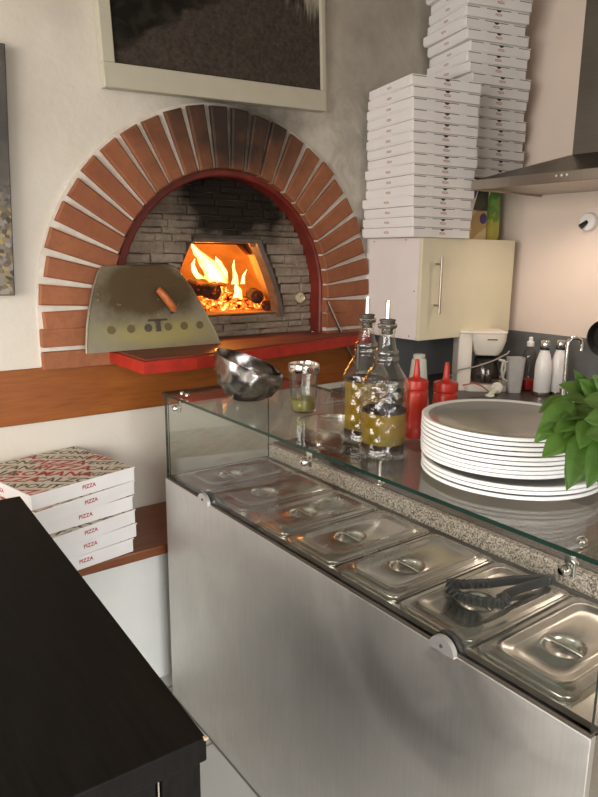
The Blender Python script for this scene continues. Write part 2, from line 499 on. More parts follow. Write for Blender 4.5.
def mk_ember():
    m, nt, out = new_mat('glowing_embers'); T = NT(nt)
    p = T.pos()
    n = T.noise(p, 30, 5, 0.7, 0.5)
    c = T.ramp(n, [(0.30, (0.05, 0.006, 0.0)), (0.48, (0.5, 0.05, 0.004)), (0.6, (1.0, 0.26, 0.03)), (0.74, (1.0, 0.75, 0.3))])
    s = T.val(n, 0.36, 0.72, 0.10, 6.0)
    e = T.node('Emission'); T.link(c, e.inputs[0]); T.link(s, e.inputs[1])
    T.link(e.outputs[0], out.inputs[0]); return m
M['ember'] = mk_ember()
def mk_flame():
    m, nt, out = new_mat('wood_flame'); T = NT(nt)
    lw = T.node('LayerWeight'); lw.inputs[0].default_value = 0.35
    n = T.noise(T.map(T.pos(), scale=(1, 1, 0.5)), 14, 3)
    f = T.math('ADD', lw.outputs['Facing'], T.val(n, 0.3, 0.7, -0.25, 0.25), True)
    c = T.ramp(f, [(0.0, (1.0, 0.74, 0.30)), (0.4, (1.0, 0.52, 0.10)), (0.8, (1.0, 0.25, 0.02))])
    e = T.node('Emission'); T.link(c, e.inputs[0]); T.link(T.val(f, 0.0, 1.0, 3.4, 1.0), e.inputs[1])
    T.link(e.outputs[0], out.inputs[0])
    tr = T.node('BsdfTransparent'); mx = T.node('MixShader')
    T.link(T.val(f, 0.55, 1.0, 0.0, 0.8), mx.inputs[0]); T.link(e.outputs[0], mx.inputs[1]); T.link(tr.outputs[0], mx.inputs[2])
    T.link(mx.outputs[0], out.inputs[0]); return m
M['flame'] = mk_flame()
def mk_leaf():
    m, nt, out = new_mat('basil_leaf'); T = NT(nt)
    p = T.obj()
    n = T.noise(p, 18, 4); rnd = T.node('NewGeometry').outputs['Random Per Island']
    c = T.mix(T.val(n, 0.3, 0.7), (0.035, 0.092, 0.010), (0.066, 0.150, 0.020))
    c = T.mix(T.val(rnd, 0, 1, 0, 0.7), c, (0.11, 0.205, 0.035))
    b = T.node('BsdfPrincipled'); T.link(c, b.inputs['Base Color']); b.inputs['Roughness'].default_value = 0.42
    T.link(T.bump(T.noise(p, 120, 3), 0.25, 0.004), b.inputs['Normal'])
    tl = T.node('BsdfTranslucent'); T.link(c, tl.inputs[0])
    mx = T.node('MixShader'); mx.inputs[0].default_value = 0.25
    T.link(b.outputs[0], mx.inputs[1]); T.link(tl.outputs[0], mx.inputs[2]); T.link(mx.outputs[0], out.inputs[0]); return m
M['leaf'] = mk_leaf()
M['stem'] = simple('basil_stem', (0.16, 0.27, 0.06), 0.5)
M['terracotta'] = simple('dark_plant_pot', (0.09, 0.06, 0.045), 0.6)
M['soil'] = simple('potting_soil', (0.03, 0.02, 0.014), 0.95, var=0.4, nscale=80)
M['frame_cream'] = simple('cream_picture_frame', (0.50, 0.47, 0.37), 0.5, var=0.04)
def mk_photo():
    m, nt, out = new_mat('dark_landscape_print'); T = NT(nt)
    p = T.obj()      # local: x across, z up
    n1 = T.noise(T.map(p, scale=(1, 1, 1.4)), 9, 6, 0.65); n2 = T.noise(p, 70, 5, 0.7)
    sep = T.node('SeparateXYZ'); T.link(p, sep.inputs[0])
    hill = T.math('SUBTRACT', sep.outputs[2], T.math('MULTIPLY', T.math('SINE', T.math('MULTIPLY', T.math('ADD', sep.outputs[0], 0.22), 3.4)), 0.17))
    up = T.val(T.math('ADD', hill, T.val(n1, 0.3, 0.7, -0.03, 0.03)), -0.14, -0.12)
    ground = T.mix(T.val(n2, 0.3, 0.8), (0.030, 0.023, 0.018), (0.095, 0.075, 0.06))
    trees = T.mix(T.val(n1, 0.45, 0.75), (0.008, 0.007, 0.005), (0.045, 0.037, 0.028))
    c = T.mix(up, ground, trees)
    w = T.blob(p, (0.42, 0, 0.09), (0.12, 1, 0.15), T.noise(T.map(p, scale=(6, 1, 1)), 6, 4), 0.7)
    c = T.mix(T.math('MULTIPLY', w, 0.8), c, (0.42, 0.38, 0.3))
    bsdf(T, out, c, 0.55, 0, None, 0.15); return m
M['photo'] = mk_photo()
def mk_canvas():
    m, nt, out = new_mat('thick_paint_canvas'); T = NT(nt)
    p = T.pos()
    v = T.node('TexVoronoi'); v.inputs['Scale'].default_value = 75; T.link(p, v.inputs['Vector'])
    sep = T.node('SeparateColor'); T.link(v.outputs['Color'], sep.inputs[0])
    low = T.ramp(sep.outputs[0], [(0.0, (0.04, 0.03, 0.02)), (0.3, (0.20, 0.16, 0.11)), (0.5, (0.30, 0.28, 0.25)), (0.75, (0.10, 0.075, 0.05)), (0.93, (0.35, 0.26, 0.09))])
    up = T.mix(T.val(T.noise(p, 9, 4), 0.3, 0.7), (0.05, 0.047, 0.043), (0.12, 0.11, 0.095))
    z = T.node('SeparateXYZ'); T.link(p, z.inputs[0])
    c = T.mix(T.val(T.math('ADD', z.outputs[2], T.val(T.noise(p, 8, 3), 0.3, 0.7, -0.1, 0.1)), 1.66, 1.74), low, up)
    bsdf(T, out, c, 0.5, 0, T.bump(sep.outputs[1], 0.5, 0.01)); return m
M['canvas'] = mk_canvas()
M['canvas_edge'] = simple('dark_canvas_edge', (0.045, 0.04, 0.036), 0.7)
def mk_pack(name, seedv, cols):
    m, nt, out = new_mat(name); T = NT(nt)
    v = T.node('TexVoronoi'); v.distance = 'CHEBYCHEV'; v.inputs['Scale'].default_value = 17
    T.link(T.map(T.obj(), loc=(seedv, seedv * 0.3, 0), scale=(1, 1, 0.8), rot=(0, 0.5, 0)), v.inputs['Vector'])
    sep = T.node('SeparateColor'); T.link(v.outputs['Color'], sep.inputs[0])
    k = len(cols)
    c = T.ramp(sep.outputs[0], [(i / k, q) for i, q in enumerate(cols)])
    c.node.color_ramp.interpolation = 'CONSTANT'
    bsdf(T, out, c, 0.35); return m
M['pack_beige'] = mk_pack('beige_printed_carton', 1.3, [(0.55, 0.40, 0.18), (0.62, 0.5, 0.28), (0.66, 0.56, 0.36), (0.5, 0.33, 0.12)])
M['pack_dark'] = mk_pack('dark_green_printed_bag', 2.7, [(0.02, 0.025, 0.015), (0.03, 0.035, 0.02), (0.025, 0.02, 0.015), (0.05, 0.06, 0.035)])
def mk_greenpack():
    m, nt, out = new_mat('green_yellow_printed_bag'); T = NT(nt)
    p = T.obj(); z = T.node('SeparateXYZ'); T.link(p, z.inputs[0])
    f = T.math('ADD', z.outputs[2], T.val(T.noise(p, 25, 4), 0.3, 0.7, -0.05, 0.05))
    c = T.ramp(T.val(f, 0.0, 0.22), [(0.0, (0.55, 0.45, 0.08)), (0.35, (0.42, 0.45, 0.06)), (0.55, (0.10, 0.26, 0.03)), (0.75, (0.2, 0.4, 0.07)), (1.0, (0.05, 0.20, 0.02))])
    bsdf(T, out, c, 0.35); return m
M['pack_green'] = mk_greenpack()
M['purple'] = simple('purple_print_ink', (0.05, 0.02, 0.16), 0.4)
M['dial'] = simple('thermometer_dial_face', (0.62, 0.58, 0.42), 0.4, var=0.12, nscale=90)
M['brass'] = simple('dull_brass', (0.5, 0.42, 0.25), 0.35, 0.9)
M['grey_cord'] = simple('grey_cord_rubber', (0.30, 0.27, 0.24), 0.5)
M['red_cord'] = simple('red_cord_rubber', (0.35, 0.05, 0.04), 0.5)
M['pale_green'] = simple('pale_green_plastic', (0.62, 0.66, 0.52), 0.4)
M['fabric_red'] = simple('red_soap_label', (0.45, 0.03, 0.03), 0.4)
M['led'] = simple('pale_button', (0.75, 0.72, 0.65), 0.4)

# ------------------------------------------------------------------ the setting
YW, XW, ZC = 2.32, 2.80, 2.95
XL, YF = -2.4, -2.4
CX0, CZ0 = 1.372, 1.309          # arch centre
CXI, CZI, RI = 1.373, 1.338, 0.486   # inner edge of the bricks
CXF, CZF = 1.390, 1.345           # recessed face and its rim
YB = 2.29                        # brick face

def struct(o, name=None):
    o['kind'] = 'structure'; return o

# wall_back with the arched hole of the oven
def wall_back():
    b = MB(); bm = b.bm
    r = 0.535; n = 48; zb = 1.10
    arc = [(CX0 + r * math.cos(PI * i / n), CZ0 + r * math.sin(PI * i / n)) for i in range(n + 1)]   # right to left
    hole = [(CX0 + r, zb)] + arc + [(CX0 - r, zb)]
    for (y, flip) in ((YW, False), (YW + 0.08, True)):
        V = lambda p: bm.verts.new((p[0], y, p[1]))
        # left block, right block, bottom block, and the strips over the arch
        def quad(ps):
            bm.faces.new([V(p) for p in ps])
        quad([(XL, 0), (CX0 - r, 0), (CX0 - r, ZC), (XL, ZC)])
        quad([(CX0 + r, 0), (XW, 0), (XW, ZC), (CX0 + r, ZC)])
        quad([(CX0 - r, 0), (CX0 + r, 0), (CX0 + r, zb), (CX0 - r, zb)])
        for (p, q) in zip(arc[:-1], arc[1:]):
            quad([q, p, (p[0], ZC), (q[0], ZC)])
    for p, q in zip(hole, hole[1:] + hole[:1]):
        bm.faces.new([bm.verts.new((p[0], YW, p[1])), bm.verts.new((q[0], YW, q[1])), bm.verts.new((q[0], YW + 0.08, q[1])), bm.verts.new((p[0], YW + 0.08, p[1]))])
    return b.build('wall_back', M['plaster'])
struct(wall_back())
struct(MB().bx(XL - 0.1, XW + 0.1, YF - 0.1, YW + 0.08, -0.1, 0).build('floor', M['floor']))
struct(MB().bx(XL - 0.1, XW + 0.1, YF - 0.1, YW + 0.08, ZC, ZC + 0.1).build('ceiling', M['ceiling']))
struct(MB().bx(XW, XW + 0.1, YF, YW + 0.08, 0, ZC).build('wall_right', M['wall_pink']))
# left wall with the window the daylight comes through; front wall with the shop door and window
wl = MB()
wl.bx(XL - 0.1, XL, YF, YW, 0, 0.75); wl.bx(XL - 0.1, XL, YF, YW, 2.45, ZC)
wl.bx(XL - 0.1, XL, YF, -1.0, 0.75, 2.45); wl.bx(XL - 0.1, XL, 1.7, YW, 0.75, 2.45)
struct(wl.build('wall_left', M['room_wall']))
wf = MB()
wf.bx(XL, XW, YF - 0.1, YF, 2.4, ZC); wf.bx(XL, -1.7, YF - 0.1, YF, 0, 2.4); wf.bx(0.6, XW, YF - 0.1, YF, 0, 2.4)
struct(wf.build('wall_front', M['room_wall']))
w = MB()
for y in (-1.0, -0.1, 0.8, 1.64): w.bx(XL - 0.09, XL - 0.03, y, y + 0.06, 0.75, 2.45)
for z in (0.75, 2.39): w.bx(XL - 0.089, XL - 0.031, -1.0, 1.7, z, z + 0.06)
struct(w.build('window_1', M['frame_cream']))
# the pine beam let into the oven wall
struct(MB().bx(XL, 2.06, YW - 0.012, YW - 0.0005, 0.928, 1.118, 0.004).build('trim_1', M['beam']))
# grey splashback panels of the kitchen corner
struct(MB().bx(2.08, XW - 0.001, YW - 0.012, YW - 0.0005, 0.902, 1.152).build('trim_2', M['splash_grey']))
struct(MB().bx(XW - 0.012, XW - 0.0005, -0.6, YW - 0.013, 0.902, 1.152).build('trim_3', M['splash_grey']))
# low white plinth under the bench board
struct(MB().bx(XL, 1.75, 2.0, YW, 0, 0.5).build('wall_low', M['wall_white']))
bench = MB().bx(XL + 0.002, 1.75, 1.945, YW - 0.002, 0.5005, 0.536, 0.006).build('bench_board', M['bench'])
tag(bench, 'orange brown wooden bench board along the foot of the oven wall', 'shelf')

# ------------------------------------------------------------------ pizza oven
oven = empty('pizza_oven', (0, 0, 0), 0, 'wood fired pizza oven with red brick arch and burning fire', 'oven')
b = MB()
R0, R1 = 0.483, 0.737
def wedge(b, ang, r0, r1, w0, w1, y0, y1, bev=0.004):
    c, s = math.cos(ang), math.sin(ang)
    pts = [(r0, -w0 / 2), (r1, -w1 / 2), (r1, w1 / 2), (r0, w0 / 2)]
    k = 0.006
    def P(q, y, ins):
        r = q[0] + (k * ins if q[0] == r0 else -k * ins)
        t = q[1] - math.copysign(k * ins, q[1])
        return (CX0 + r * c - t * s, y, CZ0 + r * s + t * c)
    b.rings([[P(q, y1, 0) for q in pts], [P(q, y0 + 0.005, 0) for q in pts], [P(q, y0, 1) for q in pts]])
nb = 26
for i in range(nb):
    ang = math.radians(-3 + 186.0 * i / (nb - 1))
    dx, dz = CXI - CX0, CZI - CZ0; pb = dx * math.cos(ang) + dz * math.sin(ang)
    r0_ = pb + math.sqrt(pb * pb + RI * RI - dx * dx - dz * dz)
    wedge(b, ang + random.uniform(-0.004, 0.004), r0_, R1 + random.uniform(-0.008, 0.006), 0.0570, 0.0700, YB + random.uniform(-0.003, 0.003), YW + 0.075)
for sgn in (-1, 1):
    for k in range(2):
        zc = CZ0 - 0.072 - 0.026 - k * 0.070 + (0.008 if k == 0 else 0)
        xa, xb = (CX0 - R1 - 0.01, CXI - RI) if sgn < 0 else (CXI + RI, CX0 + R1)
        b.bx(xa, xb, YB + random.uniform(-0.003, 0.003), YW + 0.07, zc - 0.031, zc + 0.031, 0.004)
b.build('brick_arch', M['brick'], oven)
# mortar bed behind and between the bricks
b = MB()
outer = [(CX0 + 0.748 * math.cos(t), CZ0 + 0.748 * math.sin(t)) for t in [PI * i / 60 for i in range(61)]]
inner = [(CXI + 0.490 * math.cos(t), CZI + 0.490 * math.sin(t)) for t in [PI * i / 60 for i in range(61)]]
outer = [(CX0 + 0.748, 1.121)] + outer + [(CX0 - 0.748, 1.121)]
inner = [(CXI + 0.490, 1.121)] + inner + [(CXI - 0.490, 1.121)]
ring = []
for o, i in zip(outer, inner):
    ring.append([(o[0], YB + 0.02, o[1]), (i[0], YB + 0.012, i[1]), (i[0], YW + 0.07, i[1]), (o[0], YW + 0.07, o[1])])
b.rings(ring)
b.build('arch_mortar', M['mortar'], oven)
# red metal rim lining the arch
b = MB(); ring = []
RA, RB = 0.488, 0.456
YFAC = 2.40
zs = 1.165
cs = [(1, zs - CZF)] + [(None, PI * i / 60) for i in range(61)] + [(-1, zs - CZF)]
for (sg, t) in cs:
    def pt(r): return (CXF + sg * r, zs) if sg else (CXF + r * math.cos(t), CZF + r * math.sin(t))
    a, c, m_ = pt(RA - 0.003), pt(RB), pt(RB + 0.006)
    ring.append([(a[0], YFAC - 0.072, a[1]), (m_[0], YFAC - 0.072, m_[1]), (c[0], YFAC - 0.066, c[1]), (c[0], YFAC + 0.02, c[1]), (a[0], YFAC + 0.02, a[1])])
b.rings(ring); b.build('arch_rim', M['darkred'], oven, 40)
# stone face with the trapezoid mouth
MZ0, MZ1 = 1.252, 1.552
def mouth_x(z):
    """left and right edge of the mouth at height z"""
    t = (z - MZ0) / (MZ1 - MZ0)
    q = 0.115 * (t ** 1.45)
    return 1.15 + q * 0.98, 1.668 - q
b = MB()
yb = YFAC
# backing plate as columns round the mouth
def arc_x(z):
    if z <= CZF: return RA - 0.01
    d = (RA - 0.01) ** 2 - (z - CZF) ** 2
    return math.sqrt(d) if d > 0 else 0
rows = [1.13 + (CZF + RA - 0.012 - 1.13) * i / 60 for i in range(61)]
for z0, z1 in zip(rows[:-1], rows[1:]):
    h0, h1 = arc_x(z0), arc_x(z1)
    segs = []
    zm = (z0 + z1) / 2
    if MZ0 < zm < MZ1:
        l0, r0 = mouth_x(min(max(z0, MZ0), MZ1)); l1, r1 = mouth_x(min(max(z1, MZ0), MZ1))
        segs = [((CXF - h0, l0), (CXF - h1, l1)), ((r0, CXF + h0), (r1, CXF + h1))]
    else:
        segs = [((CXF - h0, CXF + h0), (CXF - h1, CXF + h1))]
    for (a0, c0), (a1, c1) in segs:
        b.rings([[(a0, yb + 0.014, z0), (c0, yb + 0.014, z0), (c0, yb + 0.05, z0), (a0, yb + 0.05, z0)],
                 [(a1, yb + 0.014, z1), (c1, yb + 0.014, z1), (c1, yb + 0.05, z1), (a1, yb + 0.05, z1)]])
b.build('mouth_plate', M['soot'], oven)
b = MB()
z = 1.165
rr = random.Random(3)
while z < CZF + RB - 0.02:
    hgt = rr.choice((0.020, 0.024, 0.030, 0.036, 0.046))
    z1 = min(z + hgt, CZF + RB - 0.006)
    g = 0.0009
    hw = min(arc_x(z), arc_x(z1)) - 0.012
    spans = [(CXF - hw, CXF + hw)]
    if z1 > MZ0 and z < MZ1:
        if z < MZ0 - 0.012: z1 = MZ0
        elif z1 > MZ1 + 0.004 and z < MZ1 - 0.012: z1 = MZ1
        la, ra = mouth_x(max(z, MZ0)); lb, rb_ = mouth_x(min(z1, MZ1))
        if z1 > MZ0 + 0.004:
            spans = [(CXF - hw, min(la, lb) - 0.004), (max(ra, rb_) + 0.034, CXF + hw)]
    for xa, xb in spans:
        x = xa
        while x < xb - 0.005:
            L = rr.uniform(0.06, 0.17)
            x1 = x + L if xb - (x + L) > 0.045 else xb
            dy = rr.uniform(-0.006, 0.005)
            j = [rr.uniform(-0.004, 0.003) for _ in range(4)]
            b.rings([[(x + g, yb + 0.03, z + g), (x1 - g, yb + 0.03, z + g), (x1 - g, yb + 0.03, z1 - g), (x + g, yb + 0.03, z1 - g)],
                     [(x + g, yb + 0.004 + dy, z + g + j[0]), (x1 - g, yb + 0.004 + dy, z + g + j[1]), (x1 - g, yb + 0.004 + dy, z1 - g + j[2]), (x + g, yb + 0.004 + dy, z1 - g + j[3])],
                     [(x + g + 0.004, yb + dy, z + g + 0.004), (x1 - g - 0.004, yb + dy, z + g + 0.004), (x1 - g - 0.004, yb + dy, z1 - g - 0.004), (x + g + 0.004, yb + dy, z1 - g - 0.004)]])
            x = x1
    z = z1
b.build('stone_face', M['stone'], oven)
# curved steel strip down the right of the mouth, and along its top
b = MB()
st = []
for i in range(13):
    zz = MZ0 - 0.012 + (MZ1 - MZ0 + 0.022) * i / 12
    xr = mouth_x(min(max(zz, MZ0), MZ1))[1]
    st.append([(xr, yb - 0.008, zz), (xr + 0.022, yb - 0.012, zz), (xr + 0.024, yb + 0.02, zz), (xr, yb + 0.05, zz)])
b.rings(st)
b.bx(1.262, mouth_x(MZ1)[1] + 0.022, yb - 0.011, yb + 0.045, MZ1 - 0.002, MZ1 + 0.014, 0.002)
b.build('mouth_frame', simple('sooty_iron', (0.12, 0.09, 0.07), 0.55, 0.2, var=0.3, nscale=25), oven)
# domed chamber behind the mouth
b = MB(); ring = []
for i in range(0, 13):
    ph = (PI / 2) * i / 12 * 0.98
    rr_ = math.cos(ph)
    ring.append([(1.41 + 0.62 * rr_ * math.cos(t), 3.02 + 0.575 * rr_ * math.sin(t), 1.24 + 0.44 * math.sin(ph)) for t in [2 * PI * k / 40 for k in range(40)]])
# keep the dome but open towards the mouth
bm = b.bm
V = [[bm.verts.new(p) for p in r] for r in ring]
for a, c in zip(V[:-1], V[1:]):
    for k in range(40):
        kk = (k + 1) % 40
        cen = (a[k].co + a[kk].co + c[k].co + c[kk].co) / 4
        if cen.y < 2.62 and abs(cen.x - 1.41) < 0.40: continue
        bm.faces.new((a[k], a[kk], c[kk], c[k]))
bm.faces.new(V[-1])
# throat between mouth and dome
P = [[(1.10, yb + 0.045, 1.24), (1.225, yb + 0.045, 1.57), (1.60, yb + 0.045, 1.57), (1.72, yb + 0.045, 1.24)], [(1.00, 2.70, 1.24), (1.15, 2.70, 1.55), (1.68, 2.70, 1.55), (1.83, 2.70, 1.24)]]
q = [[bm.verts.new(p) for p in r] for r in P]
for k in range(3): bm.faces.new((q[0][k], q[0][k + 1], q[1][k + 1], q[1][k]))
b.build('chamber', M['firebrick'], oven, 60)
MB().bx(0.78, 2.04, yb + 0.03, 3.6, 1.18, 1.252).build('oven_floor', simple('hearth_firebrick', (0.36, 0.2, 0.1), 0.85, var=0.25, nscale=12, bump=0.3), oven)
MB().bx(0.76, 2.06, 3.6, 3.65, 1.18, 1.75).build('chamber_back', M['firebrick'], oven)
# thermometer dial
t = MB().lathe([(0.027, 0.0), (0.027, 0.012), (0.024, 0.014), (0.022, 0.011)], n=28, M=Matrix.Translation((1.785, yb + 0.004, 1.318)) @ Matrix.Rotation(PI / 2, 4, 'X')).build('thermometer', M['brass'], oven, 40)
b = MB().lathe([(0.0225, 0.0), (0.0225, 0.0112)], n=28, M=Matrix.Translation((1.785, yb + 0.004, 1.318)) @ Matrix.Rotation(PI / 2, 4, 'X'))
b.build('dial_face', M['dial'], t)
b = MB()
b.box((0, 0, 0), (0.002, 0.001, 0.017), M=Matrix.Translation((1.787, yb - 0.008, 1.323)) @ Matrix.Rotation(0.6, 4, 'Y'))
b.build('needle', M['slot'], t)
# red shelf in front of the mouth
poly = [(0.856, YB - 0.004), (0.856, 1.99), (1.05, 1.992), (1.56, 2.09), (2.05, 2.205), (2.05, 2.262), (CX0 + 0.45, 2.262), (CX0 + 0.45, YFAC), (CX0 - 0.45, YFAC), (CX0 - 0.45, YB - 0.004)]
MB().prism(poly, 'z', 1.119, 1.160).build('landing_shelf', M['redpaint'], oven)
poly2 = [(x, y + (0.016 if y < 2.25 else -0.004)) for x, y in poly]; poly2[0] = (0.868, poly2[0][1]); poly2[1] = (0.868, poly2[1][1]); poly2[4] = (2.04, poly2[4][1]); poly2[5] = (2.04, poly2[5][1])
MB().prism(poly2, 'z', 1.1595, 1.166).build('shelf_top', M['shelftop'], oven)

# fire in the oven
b = MB()
rr = random.Random(5)
def heap(x, y): return max(0.0, 0.085 - 0.55 * math.hypot((x - 1.60) * 0.75, y - 2.84))
for i in range(210):
    x, y = rr.gauss(1.58, 0.12), rr.gauss(2.80, 0.10)
    x = min(max(x, 1.24), 1.80); y = min(max(y, 2.66), 3.08)
    s_ = rr.uniform(0.008, 0.024)
    mm = Matrix.Translation((x, y, 1.2545 + s_ * 0.9 + heap(x, y))) @ Euler((rr.uniform(0, 6), rr.uniform(0, 6), rr.uniform(0, 6))).to_matrix().to_4x4()
    b.box((0, 0, 0), (s_ * 1.6, s_, s_ * 0.9), s_ * 0.25, mm, seg=1)
b.lathe([(0.25, 0.0), (0.22, 0.018), (0.15, 0.045), (0.08, 0.072), (0.02, 0.084)], c=(1.60, 2.85, 1.2535), n=30, mod=lambda t, r, z: r * (0.85 + 0.15 * math.sin(5 * t)))
tag(b.build('ember_bed', M['ember']), 'glowing orange bed of embers on the oven floor', 'embers', kind='stuff')
def log(name, a, c, r, label):
    a, c = Vector(a), Vector(c)
    pts = [a.lerp(c, i / 8) for i in range(9)]
    rad = [r * (0.95 + 0.1 * math.sin(i * 2.3)) for i in range(9)]
    rad[0] *= 0.96
    bb = MB().tube(pts, rad, 14)
    return tag(bb.build(name, M['log'], None, 40), label, 'log', 'logs burning in the oven')
log('fire_log', (1.472, 2.585, 1.338), (1.33, 2.83, 1.385), 0.036, 'round charred log with its end towards the oven mouth, left of the fire')
log('fire_log', (1.692, 2.60, 1.312), (1.80, 2.82, 1.312), 0.033, 'black charred log lying right of the fire in the oven')
log('fire_log', (1.690, 2.53, 1.277), (1.740, 2.585, 1.277), 0.022, 'grey ashy log at the right edge of the oven mouth')
def flame(path, rads, b, sq=0.6):
    pts = [Vector(p) for p in path]
    n = 14; rings = []
    # smooth the path
    sp = []; sr = []
    for i in range(len(pts) - 1):
        for k in range(5):
            t = k / 5; t2 = t * t * (3 - 2 * t)
            sp.append(pts[i].lerp(pts[i + 1], t)); sr.append(rads[i] * (1 - t2) + rads[i + 1] * t2)
    sp.append(pts[-1]); sr.append(rads[-1])
    for p, r in zip(sp, sr):
        rings.append([(p.x + r * math.cos(2 * PI * k / n) * (1 + 0.12 * math.sin(3 * k + p.z * 60)), p.y + r * sq * math.sin(2 * PI * k / n), p.z + 0.15 * r * math.sin(2 * PI * k / n * 2)) for k in range(n)])
    b.rings(rings)
b = MB()
flame([(1.570, 2.75, 1.379), (1.550, 2.75, 1.424), (1.520, 2.75, 1.464), (1.480, 2.74, 1.499), (1.447, 2.74, 1.529), (1.430, 2.74, 1.556)], [0.050, 0.052, 0.046, 0.030, 0.017, 0.002], b)
flame([(1.595, 2.76, 1.374), (1.600, 2.76, 1.424), (1.580, 2.76, 1.469), (1.565, 2.76, 1.494)], [0.030, 0.030, 0.017, 0.002], b)
flame([(1.475, 2.73, 1.394), (1.440, 2.73, 1.424), (1.430, 2.73, 1.459), (1.440, 2.73, 1.484)], [0.022, 0.016, 0.009, 0.002], b)
flame([(1.680, 2.78, 1.364), (1.683, 2.78, 1.404), (1.673, 2.78, 1.444), (1.677, 2.78, 1.479)], [0.020, 0.013, 0.008, 0.002], b)
flame([(1.730, 2.79, 1.364), (1.735, 2.79, 1.404), (1.755, 2.79, 1.434)], [0.012, 0.008, 0.002], b)
flame([(1.645, 2.70, 1.304), (1.650, 2.70, 1.339), (1.635, 2.70, 1.374)], [0.028, 0.02, 0.004], b)
tag(b.build('flames', M['flame'], None, 80), 'bright yellow flames rising from the logs in the oven', 'fire', kind='stuff')

# oven door leaning on the arch, standing on the shelf
ODX, ODY, ODZ = 1.00, 2.218, 1.1675
door = empty('oven_door', (ODX, ODY, ODZ), 0, 'heat stained steel oven door with orange grip leaning on brick arch', 'oven door')
prof = [(-0.247, 0.0), (-0.245, 0.03), (-0.236, 0.09), (-0.222, 0.15), (-0.200, 0.22), (-0.178, 0.272), (-0.165, 0.288), (-0.15, 0.293), (0.09, 0.297), (0.108, 0.292), (0.124, 0.278), (0.172, 0.21), (0.22, 0.12), (0.254, 0.05), (0.270, 0.0)]
tilt = Matrix.Rotation(math.radians(-9), 4, 'X')
b = MB(); b.prism(prof, 'y', 0.0, 0.008, M=tilt)
b.build('door_plate', M['door'], door)
b = MB()
fl = [(x * 1.0, z) for x, z in prof]
pts = [tilt @ Vector((x, 0.004, z)) for x, z in fl]
b.tube(pts, 0.0055, 8); b.build('edge_roll', M['door'], door, 60)
b = MB()
b.tube([tilt @ Vector(p) for p in ((0.032, -0.028, 0.212), (0.024, -0.034, 0.206), (0.040, -0.036, 0.185), (0.058, -0.036, 0.16), (0.074, -0.034, 0.138), (0.078, -0.032, 0.128))], [0.006, 0.0125, 0.014, 0.014, 0.0125, 0.007], 14)
h = b.build('door_handle', M['copper'], door, 60)
b = MB()
b.tube([tilt @ Vector(p) for p in ((0.028, 0.0, 0.215), (0.028, -0.03, 0.212), (0.048, -0.036, 0.175), (0.078, -0.032, 0.13), (0.078, 0.0, 0.125))], 0.0045, 8)
b.build('handle_rod', M['gasket'], h, 60)
for i, xx in enumerate((-0.155, -0.083, -0.018, 0.06, 0.125, 0.19)):
    b = MB().lathe([(0.0145, 0), (0.0145, 0.0025)], n=20, M=tilt @ Matrix.Translation((xx, -0.0005, 0.075 + 0.0 * i)) @ Matrix.Rotation(PI / 2, 4, 'X'))
    o = b.build('vent_hole', M['soot'] if i in (2,) else simple('vent_shutter', (0.17, 0.135, 0.065), 0.5, 0.6), door)
b = MB(); b.box((0.02, -0.004, 0.102), (0.075, 0.008, 0.007), 0.002, tilt); b.box((0.02, -0.004, 0.08), (0.018, 0.006, 0.04), 0.001, tilt)
b.build('vent_slider', M['gasket'], door)

# steel rod leaning beside the shelf
r0, r1 = Vector((1.845, 2.274, 1.306)), Vector((2.039, 2.274, 0.973))
dirn = (r1 - r0); r2 = r0 + dirn * ((r0.z - 0.903) / -dirn.z)
tag(MB().tube([r0, r2], 0.0065, 10).build('poker_rod', M['steel'], None, 60), 'thin steel poker rod leaning on bricks right of red shelf', 'poker')

# ------------------------------------------------------------------ pictures
pic = empty('framed_picture', (1.340, YW - 0.02, 2.424), 0, 'large dark landscape picture in cream frame above the oven arch', 'picture')
pic.rotation_euler = (0, math.radians(-2.6), 0)
hw, hh = 0.472, 0.36
b = MB()
bw = 0.042
for (x0, x1, z0, z1) in ((-hw, hw, -hh, -hh + 0.078), (-hw, hw, hh - 0.078, hh), (-hw, -hw + bw, -hh + 0.078, hh - 0.078), (hw - bw * 0.5, hw, -hh + 0.078, hh - 0.078)):
    b.bx(x0, x1, -0.022, 0.018, z0, z1, 0.003)
b.build('frame', M['frame_cream'], pic)
MB().bx(-hw + bw - 0.004, hw - bw * 0.5 + 0.004, -0.008, 0.016, -hh + 0.076, hh - 0.076).build('print', M['photo'], pic)
cv = empty('abstract_canvas', (0.0, 0, 0), 0, 'narrow edge of a dark thickly painted canvas left of the oven', 'painting')
b = MB(); b.prism([(0.14, 1.372), (0.551, 1.366), (0.580, 2.12), (0.16, 2.12)], 'y', YW - 0.034, YW - 0.001); b.build('stretcher', M['canvas_edge'], cv)
b = MB(); b.prism([(0.143, 1.375), (0.548, 1.369), (0.577, 2.117), (0.163, 2.117)], 'y', YW - 0.037, YW - 0.034); b.build('painted_face', M['canvas'], cv)

